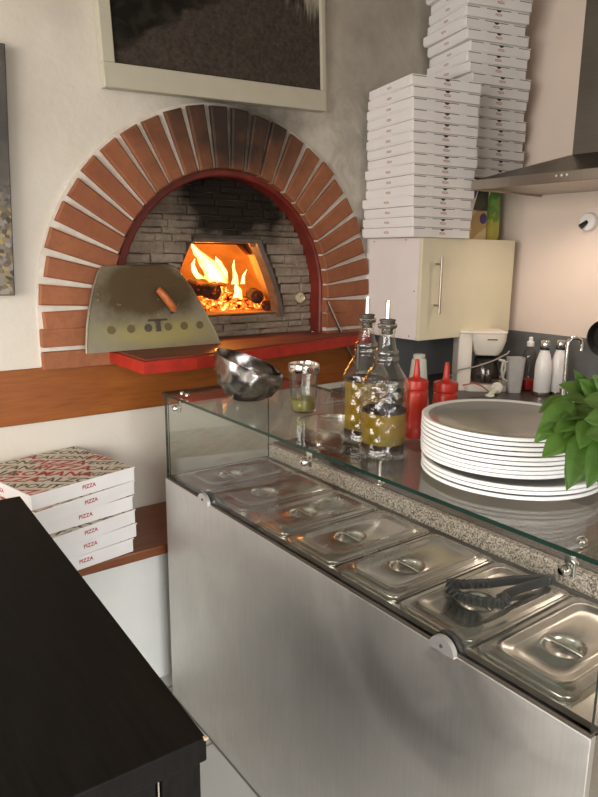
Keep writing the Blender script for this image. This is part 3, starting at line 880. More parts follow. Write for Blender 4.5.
# ------------------------------------------------------------------ wall cabinet with boxes on it
cab = empty('wall_cabinet', (2.105, 1.965, 1.147), 0, 'white wall cabinet with cream door hanging right of the oven', 'cabinet')
cw, cd, ch = 0.625, 0.353, 0.434
b = MB(); b.bx(0, cw, 0.02, cd, 0, ch, 0.0015); b.build('body', M['cab_side'], cab)
d = MB().bx(-0.002, cw + 0.002, 0, 0.018, 0.0, ch, 0.002).build('door', M['cab_door'], cab)
b = MB(); hx = 0.085
b.tube([(hx, -0.032, 0.115), (hx, -0.032, 0.355)], 0.006, 12)
for zz in (0.15, 0.325): b.tube([(hx, 0.001, zz), (hx, -0.03, zz)], 0.0045, 10)
b.build('door_handle', M['hood_rim'], d, 50)
for (yy, zz) in ((0.06, 0.015), (0.04, 0.21), (0.30, 0.42), (0.1, 0.425)):
    MB().lathe([(0.003, 0), (0.0025, 0.001)], n=10, M=Matrix.Translation((0, yy, zz)) @ Matrix.Rotation(-PI / 2, 4, 'Y')).build('screw', M['gasket'], cab)

def pizza_box(s, h, name, label, group, front_words='PIZZA', printed=False, ink=None):
    """origin at the middle of the base; front faces -y, left side -x"""
    ink = ink or M['ink_fade']
    e = empty(name, (0, 0, 0), 0, label, 'pizza box', group)
    g = 0.0016
    MB().bx(-s / 2 + 0.003, s / 2 - 0.003, -s / 2 + 0.002, s / 2 - 0.003, 0.0006, h - 0.004, 0.002).build('tray', M['box_white'], e)
    b = MB(); b.bx(-s / 2, s / 2, -s / 2, s / 2, h - 0.0045, h - 0.0008, 0.001)
    sk = h * 0.82                       # side skirts of the lid
    b.bx(-s / 2, -s / 2 + 0.003, -s / 2 + 0.012, s / 2, h - sk, h - 0.003, 0.0005)
    b.bx(s / 2 - 0.003, s / 2, -s / 2 + 0.012, s / 2, h - sk, h - 0.003, 0.0005)
    lid = b.build('lid', [M['box_lid']], e)
    b = MB()
    y = -s / 2 + 0.0012
    for (x0, x1) in ((-s / 2 + 0.004, -s / 2 + 0.065), (-0.06, 0.06), (s / 2 - 0.065, s / 2 - 0.004)):
        b.bx(x0, x1, y, y + 0.002, h - 0.0068, h - 0.0046)
    hd = [(0.012 * math.cos(PI + PI * i / 10), h - 0.0055 + 0.0085 * math.sin(PI + PI * i / 10)) for i in range(11)]
    b.prism(hd, 'y', y, y + 0.002)
    if not printed: b.build('tab_slot', M['slot'], e)
    b = MB()
    sz = h * (0.36 if printed else 0.30)
    me = text_mesh(front_words, sz, 0.0, 0.03)
    b.mesh_in(me, Matrix.Translation((0.01 if printed else 0, -s / 2 + 0.0016, h * (0.55 if printed else 0.42))) @ Matrix.Rotation(PI / 2, 4, 'X'))
    b.build('front_lettering', ink, e); b = MB()
    b.mesh_in(me, Matrix.Translation((-s / 2 - 0.0004, 0, h * 0.5)) @ Matrix.Rotation(-PI / 2, 4, 'Z') @ Matrix.Rotation(PI / 2, 4, 'X'))
    b.build('side_lettering', ink, e)
    if printed:
        words = [('PIZZA', 'r', 0.052), ('CALZONE', 'd', 0.040), ('NAPOLITANA', 'd', 0.040), ('ITALIA', 'd', 0.052), ('VEGETARIANA', 'd', 0.034), ('ROMANA', 'r', 0.046)]
        rows = [[('ROMANA', 'r', .046), ('VEGETARIANA', 'd', .034), ('PIZZA', 'r', .052)],
                [('PIZZA', 'r', .052), ('CALZONE', 'd', .042), ('ITALIA', 'd', .04), ('ROMANA', 'r', .044)],
                [('VEGETARIANA', 'd', .034), ('PIZZA', 'r', .054), ('CALZONE', 'd', .036), ('PIZZA', 'r', .054), ('NAPOLITANA', 'd', .034)],
                [('PIZZA', 'r', .05), ('CALZONE', 'd', .042), ('PIZZA', 'r', .054), ('VEGETARIANA', 'd', .036), ('PIZZA', 'r', .05)],
                [('ITALIA', 'd', .04), ('NAPOLITANA', 'd', .042), ('PIZZA', 'r', .054), ('CALZONE', 'd', .036), ('ROMANA', 'r', .04)],
                [('CALZONE', 'd', .036), ('ITALIA', 'd', .054), ('ROMANA', 'r', .048), ('VEGETARIANA', 'd', .034), ('PIZZA', 'r', .05)],
                [('VEGETARIANA', 'd', .034), ('PIZZA', 'r', .05), ('CALZONE', 'd', .042), ('ITALIA', 'd', .044)],
                [('PIZZA', 'r', .054), ('NAPOLITANA', 'd', .038), ('ROMANA', 'r', .042)],
                [('CALZONE', 'd', .042), ('PIZZA', 'r', .05), ('ITALIA', 'd', .044)]]
        pr = MB()
        rot = Matrix.Rotation(math.radians(-50), 4, 'Z')
        n = len(rows)
        for k, row in enumerate(rows):
            v = (n - 1) / 2 - k
            v *= 0.057
            tot = sum(len(t) * q * 0.62 + 0.014 for t, c, q in row)
            u = -tot / 2 + (0.03 if k % 2 else -0.02)
            for t, c, q in row:
                L = len(t) * q * 0.62
                mm = Matrix.Translation((0, 0, h - 0.0004)) @ rot @ Matrix.Translation((u + L / 2, v, 0))
                pr.mesh_in(text_mesh(t, q * 1.25, 0.2, 0.028), mm, 2 if c == 'r' else 1)
                if q < 0.04:
                    pr.box((u + L / 2, v, 0), (L + 0.012, q * 0.98, 0.0003), M=Matrix.Translation((0, 0, h - 0.0009)) @ rot)
                u += L + 0.014
            if k % 2:
                pr.box((0.05 - 0.02 * k, v + 0.0285, 0), (0.34, 0.010, 0.0003), M=Matrix.Translation((0, 0, h - 0.0009)) @ rot)
        m_ = s / 2 - 0.004
        for no, co in (((1, 0, 0), (m_, 0, 0)), ((-1, 0, 0), (-m_, 0, 0)), ((0, 1, 0), (0, m_, 0)), ((0, -1, 0), (0, -m_, 0))):
            bmesh.ops.bisect_plane(pr.bm, geom=pr.bm.verts[:] + pr.bm.edges[:] + pr.bm.faces[:], plane_co=co, plane_no=no, clear_outer=True)
        pr.build('lid_print', [M['ink_band'], M['ink_dark'], M['ink_red']], e)
        bb = MB().bx(-m_ - 0.002, m_ + 0.002, -m_ - 0.002, m_ + 0.002, h - 0.0012, h - 0.00065)
        bb.build('printed_sheet', M['kraft'], e)
    return e

ORD = ['lowest', 'second from the bottom', 'third from the bottom', 'fourth from the bottom', 'fifth from the bottom', 'sixth from the bottom', 'seventh from the bottom', 'eighth from the bottom', 'ninth from the bottom', 'tenth from the bottom', 'eleventh from the bottom', 'twelfth from the bottom', 'thirteenth from the bottom', 'fourteenth from the bottom', 'fifteenth from the bottom', 'sixteenth from the bottom', 'seventeenth from the bottom', 'eighteenth from the bottom', 'nineteenth from the bottom', 'twentieth from the bottom']
# shorter stack on the cabinet: 15 boxes
rr = random.Random(11)
N1 = 15; s1, h1 = 0.335, 0.0409
proto = None
ztop = 1.147 + ch
for i in range(N1):
    f = i / (N1 - 1)
    rot = math.radians(-3.5 - 9 * f + rr.uniform(-1.5, 1.5))
    # front-left corner of each box
    fx, fy = 2.035 - 0.045 * f + rr.uniform(-0.004, 0.004), 1.957 - 0.004 * f + rr.uniform(-0.003, 0.003)
    ex, ey = Vector((math.cos(rot), math.sin(rot))), Vector((-math.sin(rot), math.cos(rot)))
    c = Vector((fx, fy)) + (ex + ey) * (s1 / 2)
    c.y = min(c.y, YW - 0.002 - s1 / 2 * (abs(math.cos(rot)) + abs(math.sin(rot))))
    lab = 'white pizza box, %s in the shorter stack on the cabinet' % ('topmost' if i == N1 - 1 else ORD[i])
    loc = (c.x, c.y, ztop + i * h1 + 0.0002)
    if proto is None:
        proto = pizza_box(s1, h1, 'pizza_box', lab, 'white pizza boxes in the shorter stack')
        proto.location = loc; proto.rotation_euler = (0, 0, rot)
    else:
        copy_tree(proto, loc, rot, lab)
# taller stack behind, standing on packets
N2 = 19; s2, h2 = 0.315, 0.0415
z2 = 1.852
for i in range(N2):
    f = i / (N2 - 1)
    rot = math.radians(-6 - 11 * f + rr.uniform(-3.5, 3.5))
    fx, fy = 2.450 - 0.150 * f + rr.uniform(-0.008, 0.008), 2.002 - 0.02 * f + rr.uniform(-0.010, 0.008)
    if i == 12: fx += 0.02; rot -= 0.06
    if i == 2: fx -= 0.02
    ex, ey = Vector((math.cos(rot), math.sin(rot))), Vector((-math.sin(rot), math.cos(rot)))
    c = Vector((fx, fy)) + (ex + ey) * (s2 / 2)
    lim = s2 / 2 * (abs(math.cos(rot)) + abs(math.sin(rot)))
    c.y = min(c.y, YW - 0.003 - lim); c.x = min(c.x, XW - 0.003 - lim)
    lab = 'white pizza box, %s in the taller stack behind' % ('topmost' if i == N2 - 1 else ORD[i])
    loc = (c.x, c.y, z2 + i * h2)
    if i == 0:
        proto2 = pizza_box(s2, h2, 'pizza_box', lab, 'white pizza boxes in the taller stack')
        proto2.location = loc; proto2.rotation_euler = (0, 0, rot)
    else:
        copy_tree(proto2, loc, rot, lab)
# packets under the taller stack, on the cabinet
zc = ztop + 0.0003
ZP = z2 - 0.0005
o = MB(); o.bx(0, 0.175, 0, 0.16, 0, 0.13, 0.003)
k = empty('beige_carton', (2.405, 2.02, zc), 0, 'beige printed carton on the cabinet right of the shorter stack', 'carton')
o.build('carton_body', M['pack_beige'], k)
MB().lathe([(0.024, 0), (0.024, 0.001)], n=20, M=Matrix.Translation((0.148, -0.0005, 0.095)) @ Matrix.Rotation(PI / 2, 4, 'X')).build('round_mark', M['purple'], k)
k = empty('dark_carton', (2.405, 2.02, zc + 0.1305), 0, 'dark green printed carton lying on the beige carton', 'carton')
MB().bx(0, 0.180, 0, 0.2, 0, ZP - zc - 0.1305, 0.004).build('carton_body', M['pack_dark'], k)
MB().prism([(0.045, 0.0), (0.072, 0.0), (0.115, 0.125), (0.088, 0.125)], 'y', -0.0008, 0.001).build('white_stripe', M['white_plastic'], k)
MB().prism([(0.062, 0.05), (0.080, 0.05), (0.106, 0.115), (0.078, 0.112)], 'y', -0.0014, 0.0).build('purple_stripe', M['purple'], k)
k = empty('green_packet', (2.592, 2.025, zc), 0, 'green and yellow printed packet standing beside the beige carton', 'packet')
b = MB()
HP = ZP - zc
b.rings([[(x, y, z) for (x, y, _) in rrect(wx, wy, min(wx, wy) * 0.7, 32, 0.075, 0.075)] for z, wx, wy in ((0, 0.058, 0.05), (0.02, 0.066, 0.058), (0.12, 0.066, 0.056), (0.2, 0.064, 0.05), (HP - 0.01, 0.06, 0.045), (HP, 0.058, 0.042))])
b.build('packet_body', M['pack_green'], k, 40)
MB().lathe([(0.018, 0), (0.018, 0.003)], n=16, M=Matrix.Translation((0.03, 0.03, 0.205)) @ Matrix.Rotation(PI / 2, 4, 'X')).build('white_mark', M['white_plastic'], k)

# ------------------------------------------------------------------ boxes on the bench
zb0 = 0.5365; hb = 0.048; sb = 0.362
rr = random.Random(21)
bx_lab = ['lowest white pizza box of the stack on the wooden bench', 'second pizza box up from the wooden bench', 'third pizza box up from the wooden bench', 'fourth pizza box up from the wooden bench', 'second pizza box from the top of the bench stack', 'topmost bench pizza box with red and olive lettering on its lid']
pb = None
for i in range(6):
    rot = math.radians((9, 11, 15, 10, 17, 13.5)[i])
    fx, fy = ((0.782, 1.953), (0.797, 1.957), (0.796, 1.960), (0.79, 1.965), (0.802, 1.972), (0.802, 1.975))[i]   # front right corner
    ex, ey = Vector((math.cos(rot), math.sin(rot))), Vector((-math.sin(rot), math.cos(rot)))
    c = Vector((fx, fy)) - ex * (sb / 2) + ey * (sb / 2)
    lim = sb / 2 * (abs(math.cos(rot)) + abs(math.sin(rot)))
    c.y = min(c.y, YW - 0.003 - lim)
    loc = (c.x, c.y, zb0 + i * hb)
    if pb is None:
        pb = pizza_box(sb, hb, 'pizza_box', bx_lab[i], 'pizza boxes on the bench', printed=True, ink=M['ink_red'])
        pb.location = loc; pb.rotation_euler = (0, 0, rot)
    else:
        copy_tree(pb, loc, rot, bx_lab[i])
# ------------------------------------------------------------------ black counter table in front
tb = empty('black_counter', (0.346, 0.653, 0), math.radians(-1.9), 'tall black wooden counter with a plain flat top', 'table')
b = MB().bx(-0.95, 0, 0, 1.035, 0.865, 0.90, 0.003); b.build('tabletop', M['black'], tb)
b = MB().bx(-0.93, -0.012, 0.03, 1.02, 0.0, 0.865); b.build('base_cabinet', M['black'], tb)
b = MB().bx(-0.058, -0.006, 0.008, 0.06, 0, 0.865, 0.002); b.build('corner_post', M['black'], tb)
b = MB().bx(-0.92, -0.064, 0.016, 0.03, 0.02, 0.855, 0.002); b.build('front_board', M['black'], tb)
tag(MB().bx(-0.0625, -0.0605, 0.014, 0.02, 0.05, 0.862).build('edge_strip', M['steel'], tb), 'bare metal strip')
MB().box((-0.0012, 0.0012, 0.8985), (0.006, 0.006, 0.004), 0.001).build('chipped_corner', M['worn_edge'], tb)

# ------------------------------------------------------------------ stainless prep counter
X0, X1, Y0, Y1 = 0.872, 1.62, 0.425, 1.885
pc = empty('prep_counter', (0, 0, 0), 0, 'long stainless steel pizza prep counter with glass guard', 'counter')
ZT = 0.795
MB().bx(X0 - 0.003, X0 + 0.012, Y0, Y1, 0.004, ZT, 0.001).build('front_panel', M['panel_steel'], pc)
b = MB()
b.bx(X0 + 0.0125, X1, Y1 - 0.02, Y1 - 0.001, 0.004, ZT - 0.002); b.bx(X0 + 0.0125, X1, Y0 + 0.001, Y0 + 0.02, 0.004, ZT - 0.002)
b.bx(X1 - 0.02, X1, Y0 + 0.02, Y1 - 0.02, 0.004, ZT - 0.002); b.bx(X0 + 0.0125, X1 - 0.02, Y0 + 0.02, Y1 - 0.02, 0.1, 0.12)
b.build('carcass', M['steel'], pc)
MB().bx(X0 - 0.001, X0 + 0.026, Y0 + 0.002, Y1 - 0.002, ZT, ZT + 0.006, 0.001).build('gasket', M['gasket'], pc)
# rail frame with seven wells
PX0, PX1 = 0.903, 1.243
PY = [0.480 + 0.198 * i for i in range(8)]
b = MB()
b.bx(X0 + 0.026, PX0 + 0.006, Y0 + 0.002, Y1 - 0.002, ZT - 0.02, ZT + 0.003); b.bx(PX1 - 0.006, 1.268, Y0 + 0.002, Y1 - 0.002, ZT - 0.02, ZT + 0.003)
b.bx(PX0 + 0.006, PX1 - 0.006, Y0 + 0.002, PY[0] + 0.008, ZT - 0.02, ZT + 0.003)
for y in PY[1:-1]: b.bx(PX0 + 0.006, PX1 - 0.006, y - 0.007, y + 0.007, ZT - 0.02, ZT + 0.001)
b.build('pan_rail', M['steel'], pc)
MB().bx(1.246, 1.262, Y0 + 0.01, Y1 - 0.01, ZT + 0.003, ZT + 0.006).build('rail_groove', M['gasket'], pc)
MB().bx(1.268, 1.288, Y0, Y1 - 0.002, ZT, ZT + 0.050, 0.003).build('granite_lip', M['granite'], pc)
MB().bx(1.2885, X1 + 0.01, Y0, Y1 - 0.002, ZT, ZT + 0.052, 0.002).build('work_surface', M['brown_top'], pc)
# glass guard
GZ = 1.078; gt = 0.008
GX1 = 1.335
def pane(b, x0, x1, y0, y1, z0, z1, thin):
    """pane of glass: faces across 'thin' are clear (0), the cut edges green (1)"""
    n0 = len(b.bm.faces)
    b.bx(x0, x1, y0, y1, z0, z1)
    b.bm.faces.ensure_lookup_table()
    for f in b.bm.faces[n0:]:
        f.normal_update()
        f.material_index = 0 if abs(f.normal[thin]) > 0.9 else 1
b = MB(); pane(b, X0 - 0.004, GX1, Y0 - 0.005, Y1, GZ - gt, GZ, 2); b.build('top_glass', [M['glass'], M['glass_edge']], pc)
b = MB(); pane(b, X0 + 0.002, X0 + 0.010, Y0 + 0.004, Y1 - 0.004, ZT + 0.006, GZ - gt - 0.001, 0); b.build('front_glass', [M['glass'], M['glass_edge']], pc)
b = MB(); pane(b, X0 + 0.012, 1.266, Y1 - 0.012, Y1 - 0.004, ZT + 0.006, GZ - gt - 0.001, 1); b.build('side_glass', [M['glass'], M['glass_edge']], pc)
def clamp(y):
    b = MB()
    b.lathe([(0.008, 0), (0.008, 0.003), (0.005, 0.006), (0.002, 0.007)], c=(X0 + 0.040, y, GZ), n=16)
    b.lathe([(0.008, 0), (0.008, 0.003), (0.005, 0.006)], c=(X0 + 0.040, y + 0.035, GZ), n=16) if y > 1.7 else None
    b.bx(X0 + 0.0105, X0 + 0.052, y - 0.009, y + 0.009, GZ - gt - 0.005, GZ - gt - 0.0005, 0.001)
    b.bx(X0 + 0.0105, X0 + 0.015, y - 0.009, y + 0.009, GZ - 0.050, GZ - gt - 0.004, 0.001)
    b.lathe([(0.0095, 0), (0.0095, 0.006), (0.006, 0.012), (0.001, 0.013)], n=16, M=Matrix.Translation((X0 + 0.0015, y, GZ - 0.036)) @ Matrix.Rotation(-PI / 2, 4, 'Y'))
    b.build('glass_clamp', M['chrome'], pc, 40)
for y in (1.80, 1.145, 0.495): clamp(y)
def disc(y):
    n = 24
    Mx = Matrix.Translation((X0 + 0.0005, y, ZT - 0.002))
    poly = [(0.030 * math.cos(PI * i / n), 0.030 * math.sin(PI * i / n)) for i in range(n + 1)]
    b = MB().prism(poly, 'x', -0.012, -0.001, M=Mx)
    o = b.build('pane_lock', M['hood_rim'], pc, 40)
    o.data.materials[0] = M['lock']
    MB().prism([(0.033 * math.cos(PI * i / n), 0.033 * math.sin(PI * i / n)) for i in range(n + 1)], 'x', 0.0105, 0.016, M=Mx).build('lock_back', M['black_plastic'], pc, 40)
    MB().lathe([(0.004, 0), (0.003, 0.002)], n=10, M=Mx @ Matrix.Translation((-0.012, 0, 0.012)) @ Matrix.Rotation(-PI / 2, 4, 'Y')).build('lock_screw', M['slot'], o)
M['lock'] = simple('satin_lock_metal', (0.62, 0.61, 0.59), 0.4, 0.8, var=0.03)
for y in (1.62, 0.712): disc(y)
def post(y):
    b = MB().tube([(1.295, y, ZT + 0.052), (1.295, y, GZ - gt)], 0.007, 12)
    b.lathe([(0.015, 0), (0.015, 0.005), (0.009, 0.008)], c=(1.295, y, ZT + 0.052), n=18)
    b.lathe([(0.013, -0.006), (0.015, -0.0005)], c=(1.295, y, GZ - gt), n=18)
    b.build('glass_post', M['chrome'], pc, 40)
post(1.335)

# gastronorm pans and their lids
def food_pan():
    e = empty('food_pan', (0, 0, 0), 0, None, 'food pan', 'steel food pans set in the prep counter')
    hx, hy = (PX1 - PX0) / 2 - 0.001, 0.0965
    L = [(hx, hy, 0.018, -0.001), (hx, hy, 0.018, 0.0028), (hx - 0.003, hy - 0.003, 0.016, 0.0036), (hx - 0.013, hy - 0.013, 0.014, 0.0034), (hx - 0.017, hy - 0.017, 0.014, -0.004), (hx - 0.022, hy - 0.022, 0.02, -0.14), (hx - 0.04, hy - 0.04, 0.02, -0.148)]
    MB().rings([rrect(a, c, r, 64, 0, 0, z) for a, c, r, z in L], cap0=False).build('basin', M['pan_steel'], e, 50)
    return e
def pan_lid():
    e = empty('pan_lid', (0, 0, 0), 0, None, 'pan lid', 'steel lids on the prep counter pans')
    hx, hy = (PX1 - PX0) / 2 - 0.007, 0.0905
    L = [(hx, hy, 0.018, 0.0), (hx, hy, 0.018, 0.0022), (hx - 0.006, hy - 0.006, 0.016, 0.0030), (hx - 0.016, hy - 0.014, 0.022, 0.0034), (hx - 0.019, hy - 0.017, 0.024, 0.0065), (hx - 0.022, hy - 0.020, 0.026, 0.0074), (hx - 0.025, hy - 0.023, 0.026, 0.0068), (hx - 0.036, hy - 0.033, 0.026, 0.0030), (hx - 0.044, hy - 0.040, 0.026, 0.0022)]
    rg = [rrect(a, c, r, 64, 0, 0, z) for a, c, r, z in L]
    cx = -0.03
    def circ(r, z): return [(cx + 1.08 * r * math.cos(2 * PI * (i + .5) / 64), r * math.sin(2 * PI * (i + .5) / 64), z) for i in range(64)]
    rg += [circ(0.041, 0.0022), circ(0.0395, 0.0032), circ(0.0380, 0.0026), circ(0.036, -0.003), circ(0.030, -0.012), circ(0.018, -0.016), circ(0.006, -0.017)]
    MB().rings(rg, cap0=False).build('lid_plate', M['pan_steel'], e, 50)
    b = MB()
    b.tube([(cx, -0.038, 0.0015), (cx, -0.03, 0.0025), (cx, 0.0, 0.003), (cx, 0.03, 0.0025), (cx, 0.038, 0.0015)], [0.0045, 0.005, 0.005, 0.005, 0.0045], 10)
    b.build('grip_bar', M['pan_steel'], e, 60)
    return e
fp, pl = food_pan(), pan_lid()
place = ['nearest the right end', 'under the black tongs', 'third from the right end', 'in the middle', 'third from the left end', 'second from the left end', 'nearest the oven, at the left end']
for i in range(7):
    cy = (PY[i] + PY[i + 1]) / 2; cx = (PX0 + PX1) / 2
    l1 = 'rectangular steel food pan in the prep counter, ' + place[i]
    l2 = 'steel pan lid with round recessed grip, ' + place[i]
    if i == 0:
        fp.location = (cx, cy, ZT + 0.0042); pl.location = (cx, cy, ZT + 0.0082); fp['label'] = l1; pl['label'] = l2
    else:
        copy_tree(fp, (cx, cy, ZT + 0.0042), 0, l1); copy_tree(pl, (cx, cy, ZT + 0.0082), random.uniform(-0.01, 0.01), l2)

# black toothed tongs lying on a lid
tz = ZT + 0.021
tg = empty('serving_tongs', (1.09, 0.755, tz), 0, 'black plastic tongs with toothed jaws lying on a pan lid', 'tongs')
M['tong_plastic'] = simple('black_tong_plastic', (0.010, 0.010, 0.009), 0.5, var=0.1)
def arm(pts, w, teeth, name):
    b = MB()
    P = [Vector(p) - Vector((1.09, 0.755, 0)) for p in pts]
    for i in range(len(P) - 1):
        a, c = P[i], P[i + 1]
        d = (c - a); L = d.length; an = math.atan2(d.y, d.x)
        mm = Matrix.Translation((a + c) / 2) @ Matrix.Rotation(an, 4, 'Z') @ Matrix.Rotation(-math.asin(d.z / L), 4, 'Y')
        b.box((0, 0, 0), (L + 0.006, 0.008, w), 0.002, mm)
        if i >= teeth:
            n = max(2, int(L / 0.011))
            for sg in (-1, 1):
              for k in range(n):
                x = -L / 2 + (k + 0.5) * L / n
                b.tube([mm @ Vector((x, 0, w * 0.45)), mm @ Vector((x, sg * 0.013, 0)), mm @ Vector((x, 0, -w * 0.45))], 0.0034, 6)
    return b.build(name, M['tong_plastic'], tg)
arm([(1.215, 0.722, 0.008), (1.13, 0.735, 0.010), (1.075, 0.735, 0.012), (1.042, 0.715, 0.012), (1.015, 0.745, 0.012), (1.00, 0.785, 0.011), (1.005, 0.825, 0.010)], 0.020, 2, 'tong_arm')
arm([(1.215, 0.729, 0.008), (1.15, 0.765, 0.010), (1.095, 0.785, 0.011), (1.05, 0.81, 0.011), (1.022, 0.838, 0.010)], 0.020, 2, 'tong_arm')
MB().box((0.128, -0.03, 0.008), (0.022, 0.02, 0.02), 0.005).build('hinge_cap', M['black_plastic'], tg)

# round steel bowl on the granite, seen through the glass
b = MB(); pr = [(0.07, 0.0), (0.095, 0.012), (0.118, 0.045), (0.126, 0.088), (0.131, 0.090), (0.131, 0.092), (0.124, 0.091), (0.114, 0.047), (0.09, 0.015), (0.02, 0.005)]
tag(b.lathe(pr, c=(1.42, 1.70, ZT + 0.0525), n=48).build('mixing_bowl', M['steel'], None, 50), 'wide round steel bowl on the granite under the glass shelf', 'bowl')

# ------------------------------------------------------------------ things on the glass shelf
GT = GZ + 0.0003
# crumpled steel bowl with slanted rim
b = MB(); n = 40
bwl = empty('faceted_bowl', (1.045, 1.655, GT), 0, 'crumpled shiny steel bowl with slanted rim at the glass end', 'bowl')
def bowl_pt(t, f, ins=0.0):
    r = [0.050, 0.072, 0.087, 0.096, 0.100, 0.101, 0.0995][f] - ins
    sl = 0.112 - 0.036 * math.cos(t - math.radians(-42))     # rim: high at the left back, low at the right front
    z = sl * f / 6.0
    k = 0.0 if f in (0, 6) else 0.0055 * math.sin(6 * t + f * 2.4) + 0.003 * math.sin(9 * t - f * 1.3)
    return ((r + k) * math.cos(t), (r + k) * math.sin(t), z + (0.003 if ins and f < 6 else 0))
rings = [[bowl_pt(2 * PI * i / n, f) for i in range(n)] for f in range(7)]
rings += [[bowl_pt(2 * PI * i / n, f, 0.003) for i in range(n)] for f in range(6, -1, -1)]
b.rings(rings); b.build('bowl_wall', M['bowl_steel'], bwl, 70)
for i in range(7):
    a = 2 * PI * i / 7 + 0.3
    b = MB()
    mm = Matrix.Rotation(a, 4, 'Z') @ Matrix.Translation((0.060, 0, 0.012)) @ Matrix.Rotation(0.32, 4, 'Y') @ Matrix.Rotation(PI / 2, 4, 'Z') @ Matrix.Rotation(PI / 2, 4, 'X')
    b.prism([(-0.024, 0.0), (0.024, 0.0), (0.016, 0.028), (0.0, 0.058), (-0.016, 0.028)], 'z', 0, 0.0015, M=mm)
    b.build('inner_petal', M['bowl_steel'], bwl)

# herb shaker
jar = empty('herb_shaker', (1.078, 1.425, GT), 0, 'clear glass shaker with steel lid and dried herbs inside', 'shaker')
MB().lathe([(0.030, 0), (0.034, 0.003), (0.0355, 0.02), (0.041, 0.120), (0.0385, 0.120), (0.033, 0.02), (0.030, 0.006), (0.004, 0.006)], n=40).build('jar', M['jar_glass'], jar, 50)
MB().lathe([(0.029, 0.0065), (0.0322, 0.02), (0.0336, 0.036), (0.02, 0.040), (0.004, 0.038)], n=30).build('herbs', M['herbs'], jar, 60)
b = MB(); b.lathe([(0.0425, 0.112), (0.0435, 0.114), (0.0435, 0.129), (0.042, 0.134), (0.0395, 0.135), (0.038, 0.128), (0.004, 0.1265)], n=40)
lid = b.build('shaker_lid', M['chrome'], jar, 50)
b = MB()
for k in range(19):
    a = k * 2.4; r = 0.0075 * math.sqrt(k)
    b.lathe([(0.0022, 0), (0.0022, 0.0006)], c=(r * math.cos(a), r * math.sin(a), 0.1272), n=8)
b.build('sprinkle_hole', M['slot'], lid)

# oil bottles
def oil_bottle(loc, label, oil_h, top):
    e = empty('oil_bottle', loc, 0.2, label, 'bottle', 'oil bottles with pourers')
    def mod(t, r, z):
        if z < 0.004 or z > 0.165: return r
        k = 1.0 - 0.035 * abs(math.sin(4 * t)) ** 0.7                       # eight soft facets
        u = (t * 8 / (2 * PI)); v = z / 0.040
        k += 0.055 * abs(math.sin(PI * (u + v))) * abs(math.sin(PI * (u - v)))   # cut lozenges
        return r * k
    prof = [(0.050, 0.0), (0.056, 0.003), (0.058, 0.008), (0.058, 0.018), (0.0545, 0.021)]
    prof += [(0.0545 + 0.003 * min(1, i / 20), 0.022 + 0.140 * i / 34) for i in range(35)]
    prof += [(0.058, 0.166), (0.0585, 0.170), (0.056, 0.174), (0.048, 0.188), (0.037, 0.205), (0.029, 0.218), (0.0275, 0.222), (0.0305, 0.226), (0.0305, 0.231), (0.026, 0.235), (0.0285, 0.240), (0.0285, 0.246), (0.0225, 0.252), (0.0205, 0.262), (0.0185, 0.276), (0.0175, 0.287), (0.0195, 0.290), (0.0195, 0.297), (0.015, 0.298)]
    MB().lathe(prof, n=64, mod=mod, cap1=False).build('bottle_glass', M['cut_glass'], e, 60)
    b = MB(); b.lathe([(0.046, 0.006), (0.0495, 0.02), (0.0505, 0.022), (0.051, oil_h - 0.0005), (0.05, oil_h)], n=40, M=None); b.build('oil', M['oil'], e, 60)
    b = MB(); b.lathe([(0.0515, 0.0215), (0.0535, 0.012), (0.053, 0.004), (0.045, 0.002)], n=40)
    for k in range(40):
        t = 2 * PI * k / 40
        b.tube([(0.0585 * math.cos(t), 0.0585 * math.sin(t), 0.004), (0.0585 * math.cos(t), 0.0585 * math.sin(t), 0.018)], 0.0022, 5)
    b.build('ribbed_base', M['jar_glass'], e, 60)
    b = MB(); b.lathe([(0.047, 0.0065), (0.0515, 0.008), (0.0515, 0.030), (0.051, 0.034)], n=30); b.build('sediment', M['balsamic'], e, 60)
    b = MB(); b.lathe([(0.0512, oil_h - 0.006), (0.0518, oil_h - 0.003), (0.0512, oil_h + 0.001)], n=40, mod=lambda t, r, z: r * (1 + 0.01 * math.sin(9 * t))); b.build('vinegar_ring', M['balsamic'], e, 60)
    p = MB().lathe([(0.0135, 0.285), (0.0135, 0.298), (0.0215, 0.299), (0.0225, 0.303), (0.021, 0.308), (0.0175, 0.310), (0.0175, 0.314), (0.019, 0.315), (0.019, 0.318), (0.008, 0.320)], n=28).build('pourer_collar', M['gasket'], e, 40)
    p2 = MB().lathe([(0.022, 0.3035), (0.0232, 0.306), (0.021, 0.3085)], n=28).build('steel_ring', M['chrome'], p, 40)
    MB().tube([(0, 0, 0.318), (0.0, 0, 0.335), (0.0, 0, 0.352), (0.001, 0, top)], [0.0065, 0.0062, 0.0058, 0.0055], 14).build('pourer_spout', M['chrome'], e, 50)
    return e
for o in (oil_bottle((0.972, 0.997, GT), 'front ornate cut glass oil bottle with steel pourer, yellow oil half full', 0.112, 0.360),
          oil_bottle((1.020, 1.112, GT), 'rear ornate oil bottle partly hidden behind the front oil bottle', 0.160, 0.360)):
    o.scale = (0.90, 0.90, 0.925)

